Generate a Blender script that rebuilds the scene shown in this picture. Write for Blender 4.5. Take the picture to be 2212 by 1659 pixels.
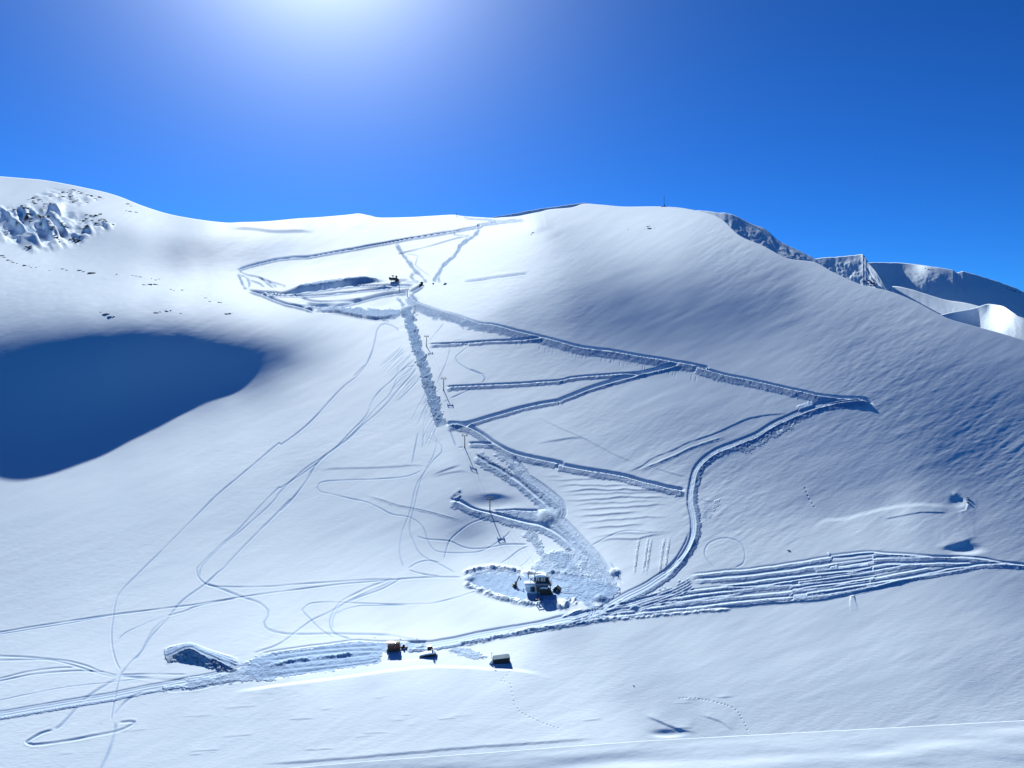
import bpy, bmesh, math, random
import numpy as np
from mathutils import Vector

for _o in list(bpy.data.objects):
    bpy.data.objects.remove(_o)
scene = bpy.context.scene
COL = scene.collection

# ------------------------------------------------------------------ camera, sky, sun
PW, PH = 2212.0, 1659.0            # the frame in survey units
FOC = 1703.0                       # focal length in the same units
CU, CV = PW / 2, PH / 2
cam_data = bpy.data.cameras.new('camera')
cam_data.sensor_width = 36.0
cam_data.lens = 36.0 * FOC / PW
cam_data.clip_start = 0.5
cam_data.clip_end = 60000
cam = bpy.data.objects.new('camera', cam_data)
COL.objects.link(cam)
cam.location = (0, 0, 0)
cam.rotation_euler = (math.radians(90), 0, 0)
scene.camera = cam

SUN_EL, SUN_AZ = math.radians(32.0), math.radians(-14.0)   # azimuth from the view axis (+Y), towards +X
LX, LY, LZ = math.sin(SUN_AZ) * math.cos(SUN_EL), math.cos(SUN_AZ) * math.cos(SUN_EL), math.sin(SUN_EL)
world = bpy.data.worlds.new('World')
scene.world = world
world.use_nodes = True
wt = world.node_tree
wt.nodes.clear()
w_out = wt.nodes.new('ShaderNodeOutputWorld')
w_bg = wt.nodes.new('ShaderNodeBackground')
sky = wt.nodes.new('ShaderNodeTexSky')
sky.sky_type = 'NISHITA'
sky.sun_disc = False
sky.sun_elevation = SUN_EL
sky.sun_rotation = SUN_AZ
sky.altitude = 2600
sky.air_density = 1.0
sky.dust_density = 0.35
sky.ozone_density = 3.0
def w_math(op, a, b=None):
    n = wt.nodes.new('ShaderNodeMath')
    n.operation = op
    for k, v in enumerate((a, b)):
        if v is None:
            continue
        if isinstance(v, (int, float)):
            n.inputs[k].default_value = v
        else:
            wt.links.new(v, n.inputs[k])
    return n.outputs[0]
def w_mix(kind, a, b):
    n = wt.nodes.new('ShaderNodeMixRGB')
    n.blend_type = kind
    n.inputs['Fac'].default_value = 1.0
    for k, v in ((1, a), (2, b)):
        if isinstance(v, tuple):
            n.inputs[k].default_value = v
        else:
            wt.links.new(v, n.inputs[k])
    return n.outputs[0]
# thin high-mountain air: the sky model deepened, plus the glow of the air close round the sun
SKY_GAMMA, SKY_TINT = 1.5, (0.11, 0.41, 0.70, 1)
w_gam = wt.nodes.new('ShaderNodeGamma')
w_gam.inputs['Gamma'].default_value = SKY_GAMMA
wt.links.new(w_mix('MULTIPLY', sky.outputs['Color'], (0.1, 0.1, 0.1, 1)), w_gam.inputs['Color'])
w_col = w_mix('MULTIPLY', w_gam.outputs['Color'], tuple(10 * c for c in SKY_TINT[:3]) + (1,))
w_tc = wt.nodes.new('ShaderNodeTexCoord')
w_dot = wt.nodes.new('ShaderNodeVectorMath')
w_dot.operation = 'DOT_PRODUCT'
wt.links.new(w_tc.outputs['Generated'], w_dot.inputs[0])
w_dot.inputs[1].default_value = (LX, LY, LZ)
w_ang = w_math('ARCCOSINE', w_math('MINIMUM', w_dot.outputs['Value'], 1.0))
GLOW = ((14.5, 4.8), (1.1, 12.0))                   # (strength, degrees of fall-off)
w_part = [w_math('MULTIPLY', w_math('EXPONENT', w_math('MULTIPLY', w_ang, -57.3 / d)), a) for a, d in GLOW]
w_glow = w_mix('ADD', w_mix('MULTIPLY', w_part[0], (0.93, 0.96, 1.0, 1)), w_mix('MULTIPLY', w_part[1], (0.22, 0.66, 1.0, 1)))
wt.links.new(w_mix('ADD', w_col, w_glow), w_bg.inputs['Color'])
w_bg.inputs['Strength'].default_value = 0.10
wt.links.new(w_bg.outputs['Background'], w_out.inputs['Surface'])

sun_data = bpy.data.lights.new('sun', 'SUN')
sun_data.energy = 5.0
sun_data.angle = math.radians(0.53)
sun_data.color = (1.0, 0.985, 0.88)
sun = bpy.data.objects.new('sun', sun_data)
COL.objects.link(sun)
sun.rotation_euler = Vector((-LX, -LY, -LZ)).to_track_quat('-Z', 'Y').to_euler()
scene.view_settings.view_transform = 'Standard'
scene.view_settings.look = 'None'
scene.view_settings.exposure = 0.92
scene.view_settings.gamma = 1.0
scene.cycles.max_bounces = 5
scene.cycles.diffuse_bounces = 3
scene.cycles.use_denoising = True
# ------------------------------------------------------------------ the snow slope: a height field fitted to how steep each place is
def rbf_fit(pts, vals, smooth):
    d = np.sqrt(((pts[:, None] - pts[None]) ** 2).sum(-1))
    n = len(pts)
    A = np.zeros((n + 1, n + 1))
    A[:n, :n] = -d + smooth * 0
    A[:n, :n] += np.eye(n) * (-smooth) * -1.0
    A[:n, n] = 1
    A[n, :n] = 1
    return np.linalg.solve(A, np.append(vals, 0))

def rbf_eval(pts, sol, U, V):
    out = np.full(U.shape, sol[-1])
    for (a, b), w in zip(pts, sol[:-1]):
        out -= w * np.sqrt((U - a) ** 2 + (V - b) ** 2)
    return out

# (u, v, tone 0..255) = how bright the slope stands to the sun; a negative tone means turned away from it by that many hundredths
TONES = [tuple(float(c) for c in t.split(',')) for t in '''
-150,395,232 0,400,232 100,415,225 200,425,235 300,455,245 60,425,215 0,470,195 60,480,185 130,490,180 200,490,180 0,540,225 100,560,235 200,560,215
300,500,220 350,480,240 280,520,190 380,540,165 450,545,160 400,575,195 300,580,228 500,520,190 480,490,235 560,500,225 560,560,180
480,580,220 620,530,190 620,570,225 650,490,235 750,500,220 700,540,215 800,480,240 800,520,205 900,490,220 960,500,215 850,510,215
600,600,246 700,590,248 800,590,250 850,570,250 700,630,246 560,640,248 800,640,246 500,620,245 430,600,242 400,640,246 560,680,240
640,690,215 900,560,245 960,580,240 1000,560,240 920,600,245 1020,520,238 1080,520,240 1100,560,235 1150,490,245 1250,470,240
1200,510,212 1300,480,238 1400,490,240 1500,480,235 1350,540,240 1450,550,232 1530,500,222 1600,550,200 1200,560,235 1300,590,228
1250,545,222 1100,600,245 950,640,243 1050,630,238 1150,620,222 1250,640,178 1350,640,156 1500,640,142 1600,620,148 1700,590,165
1700,640,126 1600,680,118 1750,620,182 1850,640,188 1850,700,168 1950,690,180 2050,730,165 2150,760,150 1400,560,232 1000,680,225
1100,690,172 1250,700,146 1400,720,146 1500,745,168 1600,755,180 1700,765,184 1800,770,160 1900,800,150 2000,800,140 2100,820,128
2200,850,118 2200,780,140 2400,820,140 2400,1000,110 1050,760,205 1200,770,200 1300,800,205 1100,860,215 1200,850,210 1050,800,210 1300,860,215 1400,850,210
1500,850,200 1600,850,190 1700,860,180 1200,920,210 1350,920,205 1480,920,180 1560,900,178 1500,990,185 1400,980,195 1300,970,205
1700,940,170 1800,920,148 1900,900,138 2000,920,112 2050,1000,84 2080,1030,92 2150,950,98 2200,1000,108 1900,980,138 1800,1000,150
1700,1020,165 1600,1020,175 1650,1100,195 1800,1100,165 1900,1080,150 2000,1060,135 2100,1080,150 2200,1080,130 1750,1160,195
1850,1140,205 1950,1110,215 2000,1140,165 2100,1150,155 2200,1150,140 1600,1180,205 1900,1180,190 2050,1180,170 2200,1190,160
2400,1200,160 2400,1500,190
2200,1260,168 2000,1290,195 1800,1320,200 1600,1340,205 1400,1350,205 1200,1370,210 1250,1340,200 1900,1400,215 2100,1350,200
2200,1400,188 1700,1400,218 1500,1420,220 1300,1420,225 2100,1480,182 2200,1500,200 1900,1500,200 1700,1500,205 1500,1480,210
1600,1570,208 1300,1470,222 1200,1430,234 1350,1505,204 1450,1545,198 1250,1525,236 1340,1565,234 1500,1590,205 1400,1460,208 1900,1560,205 2100,1540,215 2200,1600,210 1250,1070,215 1350,1100,225 1300,1150,222 1400,1180,222 1350,1220,225
1430,1050,215 1200,1020,205 -150,640,205 0,620,215 100,640,215 200,660,218 300,680,222 400,670,230 0,668,195 100,680,195 200,690,190 300,695,190 400,692,195 500,690,205 600,715,195 700,722,205
0,720,150 100,712,150 200,700,150 300,696,150 400,702,150 500,725,150 600,745,135
-150,760,85 0,748,80 100,736,75 200,722,75 300,716,75 400,722,75 480,740,75 560,752,70 615,764,70 658,772,165
-150,785,10 0,785,-2 100,770,-8 200,758,-12 300,752,-12 400,758,-10 500,772,-8 560,776,-2
-150,830,8 0,830,-5 100,835,-15 200,825,-18 300,808,-16 400,795,-10 500,790,-10
-150,920,60 0,910,50 100,930,60 200,900,60 300,870,60 400,845,80 500,818,70 560,795,45
-150,1000,190 0,1000,195 100,1020,205 200,990,205 300,950,205 400,900,205 500,862,205 605,798,150 610,780,75
650,830,212 700,760,195 700,850,222 600,900,218 500,950,222 400,1000,225 300,1050,212 100,1100,205 0,1150,200 -150,1150,200 800,800,212 850,900,215
750,950,215 650,1000,205 500,1080,200 350,1130,208 200,1180,210 0,1250,205 800,1050,212 900,1000,215 950,1080,205 700,1150,212
850,1150,210 500,1200,215 300,1250,215 100,1300,208 950,1150,190 1000,1157,140 1035,1143,160 1080,1130,215 900,1200,225 1000,1200,240
1100,1200,235 700,1230,232 800,1260,240 900,1280,242 600,1300,235 500,1320,230 400,1290,225 300,1340,225 100,1380,225 0,1340,210 -150,1340,210
0,1450,225 200,1430,230 700,1340,238 850,1340,240 1000,1330,240 1100,1330,240 600,1370,235 600,1500,230 800,1470,237 1000,1460,238
900,1520,232 700,1570,228 400,1530,222 200,1560,222 100,1620,220 300,1620,222 1100,1520,230 1200,1500,225 1000,1590,225
1150,1450,225 600,1620,224 1000,1670,224 0,1670,220 1080,1264,1044 1140,1256,1046 1200,1256,1046 1260,1264,1044 1120,1290,1047 1180,1290,1048 1240,1295,1046 1290,1282,1042 1150,1309,1046 1210,1313,1046 620,1408,1042 700,1404,1045 780,1402,1046 860,1402,1046 930,1402,1046 860,1416,1046 780,1416,1045 700,1422,1043 1060,1424,1042 1000,1415,1043 1110,1430,1041 -150,1600,220 1600,1660,215 2200,1670,210
'''.split()]

def srgb_lin(c):
    c = c / 255.0
    return np.where(c <= 0.04045, c / 12.92, ((np.maximum(c, 0) + 0.055) / 1.055) ** 2.4)

T_FILL, T_GAIN = 0.0, 2.5
_t = np.array(TONES)
_lit = (_t[:, 2] > 20) & (_t[:, 2] < 300)
# tones checked place by place: shift the sketch above smoothly so that it passes through them
CHECK = np.array([tuple(float(c) for c in t.split(',')) for t in '''450,545,158 100,650,200 300,685,172 250,712,132 600,1000,211 800,800,219 100,1200,201 850,1150,200 1200,800,188 1300,930,182 1500,900,152
1650,1050,153 1800,1000,149 2000,900,106 2150,800,114 1750,650,158 1850,740,132 1300,600,142 1200,690,144 1350,520,224 1800,1150,192 2000,1080,153 1500,1330,204 2150,1400,182
1910,860,130 1504,683,118 636,902,201 1400,1350,206 2031,1448,186 150,1295,213 700,590,248 150,430,225 1100,490,238 800,1510,232 1000,1340,240 300,1500,226 1250,1520,232 900,1260,242
850,480,236 2060,1010,90 560,640,246 1000,570,242'''.split()])
_raw = rbf_eval(_t[_lit][:, :2], rbf_fit(_t[_lit][:, :2], _t[_lit][:, 2], 6.0), CHECK[:, 0], CHECK[:, 1])
_shift = rbf_eval(CHECK[:, :2], rbf_fit(CHECK[:, :2], CHECK[:, 2] - _raw, 40.0), _t[_lit][:, 0], _t[_lit][:, 1])
_t[_lit, 2] = np.clip(_t[_lit, 2] + np.clip(_shift, -55, 25), 60, 254)
_b = np.where(_t[:, 2] > 1000, (_t[:, 2] - 1000) / 100.0, _t[:, 2] / 100.0)
_b[_lit] = np.interp(_t[_lit, 2], [60, 79, 97, 121, 143, 156, 168, 180, 189, 199, 208, 217, 225, 232, 239, 246, 254],
                     [0.0, 0.0125, 0.038, 0.062, 0.088, 0.112, 0.138, 0.163, 0.188, 0.213, 0.238, 0.263, 0.288, 0.313, 0.338, 0.363, 0.39])
TP = _t[:, :2].copy()
TSOL = rbf_fit(TP, _b, 6.0)

H0 = 12.0
GU = np.arange(-444, 2665, H0)
GV = np.arange(348, 1717, H0)
UU, VV = np.meshgrid(GU, GV)
B = np.clip(rbf_eval(TP, TSOL, np.clip(UU, -150, 2400), VV), -0.25, 0.5)
TX, TY = (UU - CU) / FOC, (CV - VV) / FOC
# depth anchors (u, v, metres along the view axis)
ANCH = [(1000, 1440, 318), (300, 1600, 250), (1300, 1590, 250), (2100, 1590, 262), (1165, 1265, 430), (0, 1300, 400), (2150, 1230, 520), (1058, 1105, 520),
        (-200, 1600, 250), (2400, 1600, 262)]

def fit_depth(n_outer=14, n_cg=160):
    nr, nc = UU.shape
    hs = H0 / FOC
    Q = np.log(330.0) + (1600 - VV) * 0.0016
    aw = np.zeros_like(Q)
    at = np.zeros_like(Q)
    for (a, b, d) in ANCH:
        r, c = int(round((b - GV[0]) / H0)), int(round((a - GU[0]) / H0))
        aw[r, c] = 0.02
        at[r, c] = math.log(d)
    P = np.zeros_like(Q)
    for it in range(n_outer):
        # slope along the view that gives the wanted tone, knowing the sideways slope P
        q = np.full_like(Q, 0.25)
        for k in range(12):
            q = (LZ - P * LX - B * np.sqrt(1 + P * P + q * q)) / LY
        D = q + P * TX - TY
        D = np.clip(D, 0.07, 2.5)
        g = 1.0 / D
        gm = 0.5 * (g[:-1] + g[1:])                      # between rows
        tgt = gm * hs                                    # Q[r]-Q[r+1]
        w = (1.0 / tgt) ** 2 * 2e-4 / 1.0
        lam_u, lam_v = 1.2, 0.25
        lam1 = 0.012                                     # gentle sideways levelling
        def AtA(x):
            y = aw * x
            d = w * (x[:-1] - x[1:])
            y[:-1] += d
            y[1:] -= d
            s = x[:, 2:] - 2 * x[:, 1:-1] + x[:, :-2]
            s = s * lam_u
            y[:, 2:] += s
            y[:, 1:-1] -= 2 * s
            y[:, :-2] += s
            s = x[2:] - 2 * x[1:-1] + x[:-2]
            s = s * lam_v
            y[2:] += s
            y[1:-1] -= 2 * s
            y[:-2] += s
            e = lam1 * (x[:, 1:] - x[:, :-1])
            y[:, 1:] += e
            y[:, :-1] -= e
            return y
        rhs = aw * at
        rhs[:-1] += w * tgt
        rhs[1:] -= w * tgt
        x = Q.copy()
        diag = aw + 6 * lam_u + 6 * lam_v + 2 * lam1
        diag[:-1] += w
        diag[1:] += w
        r_ = rhs - AtA(x)
        z = r_ / diag
        p = z.copy()
        rz = (r_ * z).sum()
        for k in range(n_cg):
            Ap = AtA(p)
            al = rz / (p * Ap).sum()
            x += al * p
            r_ -= al * Ap
            z = r_ / diag
            rz2 = (r_ * z).sum()
            p = z + (rz2 / rz) * p
            rz = rz2
        Q = x
        Gx = np.gradient(Q, axis=1) / hs
        Gt = -np.gradient(Q, axis=0) / hs
        Pn = np.clip(-Gx / np.maximum(Gt, 0.4), -0.45, 0.45)
        P = 0.5 * P + 0.5 * Pn
    k = np.exp(-0.5 * (np.arange(-40, 41) / 14.0) ** 2)
    k /= k.sum()
    Qp = np.pad(Q, ((0, 0), (40, 40)), mode='edge')
    return sum(w_ * Qp[:, i:i + nc] for i, w_ in enumerate(k)), P


def cubic_weights(t):
    t2, t3 = t * t, t * t * t
    return (1 - 3 * t + 3 * t2 - t3) / 6, (4 - 6 * t2 + 3 * t3) / 6, (1 + 3 * t + 3 * t2 - 3 * t3) / 6, t3 / 6

def bspline(G, u, v):
    """smooth look-up of a survey grid at (u, v) arrays"""
    fu = np.clip((u - GU[0]) / H0, 1, len(GU) - 3.001)
    fv = np.clip((v - GV[0]) / H0, 1, len(GV) - 3.001)
    iu, iv = fu.astype(int), fv.astype(int)
    wu, wv = cubic_weights(fu - iu), cubic_weights(fv - iv)
    out = 0
    for a in range(4):
        for b in range(4):
            out = out + wv[a] * wu[b] * G[iv + a - 1, iu + b - 1]
    return out

# crest line against the sky, left to right
CREST = np.array([(-460, 340), (-330, 352), (-150, 368), (0, 381), (60, 386), (100, 390), (180, 405), (250, 422), (310, 445), (370, 463), (440, 475), (500, 481), (560, 480),
    (650, 472), (750, 464), (775, 462), (800, 466), (825, 470), (900, 468), (975, 464), (1000, 467), (1060, 471), (1085, 470), (1120, 467), (1163, 459), (1190, 452), (1235, 448), (1262, 440),
    (1300, 442), (1350, 446), (1434, 446), (1490, 452), (1552, 469), (1597, 508), (1651, 532), (1701, 558), (1761, 567), (1800, 588), (1862, 615), (1925, 630),
    (1979, 652), (2044, 686), (2104, 704), (2149, 716), (2212, 735), (2330, 775), (2560, 850), (2680, 885)], float)
def smooth_line(pts, step):
    """Catmull-Rom through pts, resampled"""
    pts = np.asarray(pts, float)
    if len(pts) < 3:
        n = max(2, int(np.hypot(*(pts[-1] - pts[0])) / step))
        t = np.linspace(0, 1, n)[:, None]
        return pts[0] * (1 - t) + pts[-1] * t
    P = np.vstack([2 * pts[0] - pts[1], pts, 2 * pts[-1] - pts[-2]])
    out = []
    for i in range(1, len(P) - 2):
        p0, p1, p2, p3 = P[i - 1], P[i], P[i + 1], P[i + 2]
        n = max(1, int(np.hypot(*(p2 - p1)) / step))
        t = (np.arange(n) / n)[:, None]
        out.append(0.5 * (2 * p1 + (p2 - p0) * t + (2 * p0 - 5 * p1 + 4 * p2 - p3) * t * t + (3 * p1 - p0 - 3 * p2 + p3) * t ** 3))
    out.append(pts[-1:])
    return np.vstack(out)
_cl = smooth_line(CREST, 6)

def crest_v(u):
    return np.interp(u, _cl[:, 0], _cl[:, 1])


def refine_depth(Q, n_outer=22, n_cg=140):
    """Gauss-Newton on the tone itself: both the slope along the view and the sideways slope count"""
    hs = H0 / FOC
    def cell(x):
        gx = 0.5 * (x[:-1, 1:] - x[:-1, :-1] + x[1:, 1:] - x[1:, :-1]) / hs
        gt = 0.5 * (x[:-1, :-1] - x[1:, :-1] + x[:-1, 1:] - x[1:, 1:]) / hs
        return gx, gt
    def cell_t(gx, gt, out):
        a = 0.5 / hs
        out[:-1, 1:] += a * (gx + gt)
        out[:-1, :-1] += a * (gt - gx)
        out[1:, 1:] += a * (gx - gt)
        out[1:, :-1] += a * (-gx - gt)
        return out
    def avg(x):
        return 0.25 * (x[:-1, 1:] + x[:-1, :-1] + x[1:, 1:] + x[1:, :-1])
    txc, tyc, Bc = avg(TX), avg(TY), avg(B)
    vis = (avg(VV) > crest_v(avg(UU)) - 14) & (avg(VV) < 1690)
    aw = np.zeros_like(Q)
    at = np.zeros_like(Q)
    for (a, b, d) in ANCH:
        r, c = int(round((b - GV[0]) / H0)), int(round((a - GU[0]) / H0))
        aw[r, c] = 0.4
        at[r, c] = math.log(d)
    for it in range(n_outer):
        gx0, gt0 = cell(Q)
        gts = np.clip(gt0, 0.35, 20.0)
        p = np.clip(-gx0 / gts, -1.2, 1.2)
        q = np.clip((1 + gx0 * txc) / gts + tyc, -1.5, 2.5)
        n = np.sqrt(1 + p * p + q * q)
        b = (LZ - p * LX - q * LY) / n
        bp, bq = -LX / n - b * p / n ** 2, -LY / n - b * q / n ** 2
        bx = bp * (-1 / gts) + bq * txc / gts
        bt = bp * gx0 / gts ** 2 - bq * (1 + gx0 * txc) / gts ** 2
        wt_ = np.where(vis, 1.0, 0.06)
        res = wt_ * (Bc - b)                       # wanted change
        ax, at_ = wt_ * bx, wt_ * bt
        bar = np.where(gt0 > GT_MAX, 0.05, 0.0) + np.where(gt0 < 0.9, 0.3, 0.0)
        bart = np.where(gt0 > GT_MAX, GT_MAX, 0.9)
        wp = 0.10 + 0.9 * 0.72 ** it              # sideways slopes start stiff and are let go
        lu = lv = 2.0 + 10 * 0.7 ** it
        lm = 0.02 * (0.8 ** it)
        def op(x):
            gx, gt = cell(x)
            s = ax * gx + at_ * gt
            sp = wp * wp * gx / gts ** 2
            y = cell_t(ax * s + sp + lm * gx * 0.2, at_ * s + bar * bar * gt + lm * gt * 0.2, np.zeros_like(x))
            y += aw * x
            s = lu * (x[:, 2:] - 2 * x[:, 1:-1] + x[:, :-2]); y[:, 2:] += s; y[:, 1:-1] -= 2 * s; y[:, :-2] += s
            s = lv * (x[2:] - 2 * x[1:-1] + x[:-2]); y[2:] += s; y[1:-1] -= 2 * s; y[:-2] += s
            return y
        s = res + ax * gx0 + at_ * gt0
        rhs = cell_t(ax * s + lm * gx0 * 0.2, at_ * s + bar * bar * bart + lm * gt0 * 0.2, np.zeros_like(Q)) + aw * at
        x = Q.copy()
        r_ = rhs - op(x)
        pp = r_.copy()
        rr = (r_ * r_).sum()
        for k in range(n_cg):
            Ap = op(pp)
            al = rr / (pp * Ap).sum()
            x += al * pp
            r_ -= al * Ap
            r2 = (r_ * r_).sum()
            pp = r_ + (r2 / rr) * pp
            rr = r2
        Q = x
        if __name__ == '__main__' and it % 3 == 2:
            print('fit', it, float(np.sqrt(((Bc - b)[vis] ** 2).mean())), float(np.abs(p[vis]).mean()), float(np.exp(Q).max()))
    return Q, b, Bc, vis

GT_MAX = 16.0
Q0, P0 = fit_depth()
Q0, BFIT, BWANT, BVIS = refine_depth(Q0)

NU, NR = 2040, 900
V_LOW = 1668.0
MU = np.linspace(-400, 2600, NU)
cr = crest_v(MU)
tt = np.linspace(0, 1, NR)
MUU = np.broadcast_to(MU, (NR, NU)).copy()
MVV = V_LOW + (cr[None, :] - V_LOW) * tt[:, None]           # row 0 nearest, last row on the crest
DEP = np.exp(bspline(Q0, MUU, MVV))
MX, MY, MZ = DEP * (MUU - CU) / FOC, DEP.copy(), DEP * (CV - MVV) / FOC
PXM = DEP / FOC                                              # metres per survey unit at each place
ROUGH = np.zeros_like(DEP)
PACK_SHADE = np.zeros_like(DEP)  # trodden snow; also paints in the shade of banks, ruts and broken snow
OFF = np.zeros_like(DEP)
print('depth at crest', DEP[-1, ::120].round())
print('depth col', DEP[::60, NU // 2].round())
# ------------------------------------------------------------------ roads, tracks, drifts and diggings carved into the slope
GT_M = -(bspline(Q0, MUU, MVV + 4) - bspline(Q0, MUU, MVV - 4)) / (-8.0 / FOC) * -1.0
HS = np.clip(0.45 * np.abs(GT_M), 0.8, 4.0)
rng = np.random.default_rng(7)

def noise_field(shape, cell_r, cell_c, seed):
    r = np.random.default_rng(seed)
    nr, nc = int(shape[0] / cell_r) + 4, int(shape[1] / cell_c) + 4
    g = r.standard_normal((nr, nc))
    fr, fc = np.arange(shape[0]) / cell_r + 1, np.arange(shape[1]) / cell_c + 1
    ir, ic = fr.astype(int), fc.astype(int)
    wr, wc = cubic_weights(fr - ir), cubic_weights(fc - ic)
    t = sum(wr[a][:, None] * g[ir + a - 1] for a in range(4))
    return 1.6 * sum(wc[b][None, :] * t[:, ic + b - 1] for b in range(4))

N_FINE = noise_field(DEP.shape, 1.7, 1.9, 1)
N_MID = noise_field(DEP.shape, 4, 4.5, 2)
N_WIDE = noise_field(DEP.shape, 14, 16, 3)
CROPS = {'A': (0, 580, 2.4254), 'B': (800, 680, 2.4254), 'C': (1650, 640, 2.4254), 'D': (2560, 680, 2.0331), 'E': (0, 1200, 2.0109), 'F': (1000, 1300, 2.212),
         'G': (1900, 1300, 2.212), 'H': (2700, 1500, 2.3333), 'I': (0, 2000, 2.2538), 'J': (900, 1900, 1.9847), 'K': (1600, 1500, 2.765), 'L': (2000, 1900, 1.9847),
         'M': (560, 2260, 5.53), 'W': (0, 0, 0.60636)}

def trace(text):
    """'F 10,20 30,40 G 5,6' -> survey coordinates; each sheet letter has its own origin and scale"""
    ox, oy, s = CROPS['W']
    out = []
    for t in text.split():
        if t in CROPS:
            ox, oy, s = CROPS[t]
        else:
            x, y = (float(c) for c in t.split(','))
            out.append(((x / s + ox) * 0.60636, (y / s + oy) * 0.60636))
    for e, n in ((0, 1), (-1, -2)):                       # carry on past the picture's edge
        a, b = out[e], out[n]
        if a[0] < 4 and b[0] > a[0] or a[0] > 2208 and b[0] < a[0]:
            k = 160 / max(20.0, abs(a[0] - b[0]))
            p = (a[0] + (a[0] - b[0]) * k, a[1] + (a[1] - b[1]) * k)
            out.insert(0, p) if e == 0 else out.append(p)
    return np.array(out)

def near_line(pts, reach, wob=0.0):
    """window of the height field round a line, with signed distance (+ = uphill side), run along the line and the line's crosswise lean"""
    pts = smooth_line(pts, 7.0)
    if wob:
        k = np.convolve(rng.standard_normal(len(pts) + 8), np.ones(4) / 2, 'same')[4:4 + len(pts)]
        pts = pts + k[:, None] * wob * np.array([0.3, 1.0])
    d = pts[1:] - pts[:-1]
    L = np.hypot(d[:, 0], d[:, 1]) + 1e-9
    flip = -1.0 if (d[:, 0]).sum() < 0 else 1.0
    u0, u1 = pts[:, 0].min() - reach, pts[:, 0].max() + reach
    v0, v1 = pts[:, 1].min() - reach, pts[:, 1].max() + reach
    c0, c1 = np.searchsorted(MU, u0), np.searchsorted(MU, u1)
    if c1 - c0 < 2:
        return None
    vc = MVV[:, c0:c1]
    rows = np.where(((vc > v0) & (vc < v1)).any(1))[0]
    if len(rows) < 2:
        return None
    r0, r1 = rows[0], rows[-1] + 1
    sl = (slice(r0, r1), slice(c0, c1))
    U, V = MUU[sl], MVV[sl]
    best = np.full(U.shape, 1e9)
    sgn = np.zeros(U.shape)
    run = np.zeros(U.shape)
    lean = np.zeros(U.shape)
    acc = 0.0
    for i in range(len(L)):
        a, b = pts[i], pts[i + 1]
        cc0, cc1 = np.searchsorted(MU[c0:c1], min(a[0], b[0]) - reach), np.searchsorted(MU[c0:c1], max(a[0], b[0]) + reach)
        if cc1 <= cc0:
            acc += L[i]
            continue
        vcol = V[:, (cc0 + cc1) // 2]                     # rows fall as v grows
        rr0 = np.searchsorted(-vcol, -(max(a[1], b[1]) + reach + 30))
        rr1 = np.searchsorted(-vcol, -(min(a[1], b[1]) - reach - 30))
        s2 = (slice(rr0, rr1), slice(cc0, cc1))
        uu, vv = U[s2] - a[0], V[s2] - a[1]
        ex, ey = d[i] / L[i]
        al = np.clip(uu * ex + vv * ey, 0, L[i])
        dx, dy = uu - al * ex, vv - al * ey
        dist = np.hypot(dx, dy)
        m = dist < best[s2]
        if not m.any():
            acc += L[i]
            continue
        side = np.sign(uu * ey - vv * ex) * flip
        best[s2] = np.where(m, dist, best[s2])
        sgn[s2] = np.where(m, side, sgn[s2])
        run[s2] = np.where(m, acc + al, run[s2])
        lean[s2] = np.where(m, abs(ex), lean[s2])
        acc += L[i]
    ok = best < reach
    return sl, np.where(ok, best * np.where(sgn == 0, 1, sgn), 1e6), run, acc, lean

def sm(x):
    x = np.clip(x, 0, 1)
    return x * x * (3 - 2 * x)

def ends(run, total, taper):
    if taper <= 0:
        return 1.0
    return sm(run / taper) * sm((total - run) / taper)

def scale_at(sl, lean):
    return PXM[sl] * (1 + (HS[sl] - 1) * lean)

def road(text, w=3.0, bw=6.0, h=4.5, fw=10.0, hf=2.5, rough=0.8, side=1, taper=12, pack_shade=0.35, wob=0.25, ruts=0.0, edge=0.35):
    r = near_line(trace(text), w + max(bw, fw * 1.6) + 4, wob)
    if r is None:
        return
    sl, a, run, tot, lean = r
    a = a * side
    e = ends(run, tot, taper)
    nm = 0.3 * N_MID[sl] + 0.8 * N_FINE[sl]
    hf = hf * 1.2
    rough = rough * 0.6
    pack_shade = min(1.0, pack_shade * 1.4)
    fwn = np.maximum(fw * (1 + 0.32 * edge * nm), 1.0)
    bwn = bw * (1 + 0.04 * N_WIDE[sl])
    z = np.zeros_like(a)
    m = (a >= w) & (a < w + bwn)
    z = np.where(m, -h * (1 - sm((a - w) / bwn)), z)
    m = np.abs(a) < w
    z = np.where(m, hf + (-h - hf) * (a + w) / (2 * w), z)
    if ruts:
        z = np.where(m, z + ruts * np.cos(a * math.pi * 2 / (w * 0.8)), z)
    t = (-a - w) / fw
    fill = (a <= -w) & (t < 1)
    z = np.where(fill, hf * (1 - t) ** 1.15, z)
    tn = (-a - w) / fwn
    OFF[sl] += z * e * scale_at(sl, lean)
    ROUGH[sl] = np.maximum(ROUGH[sl], e * rough * np.where((a <= -w) & (tn < 1.1), sm((1.1 - tn) * 2.0), np.where(np.abs(a) < w, 0.08, 0)))
    PACK_SHADE[sl] = np.maximum(PACK_SHADE[sl], e * pack_shade * np.where(np.abs(a) < w, 0.7, np.where((a <= -w) & (tn < 1.15), sm((1.15 - tn) * 2.5), np.where((a >= w) & (a < w + bwn * 0.9), 0.55, 0))))

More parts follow.
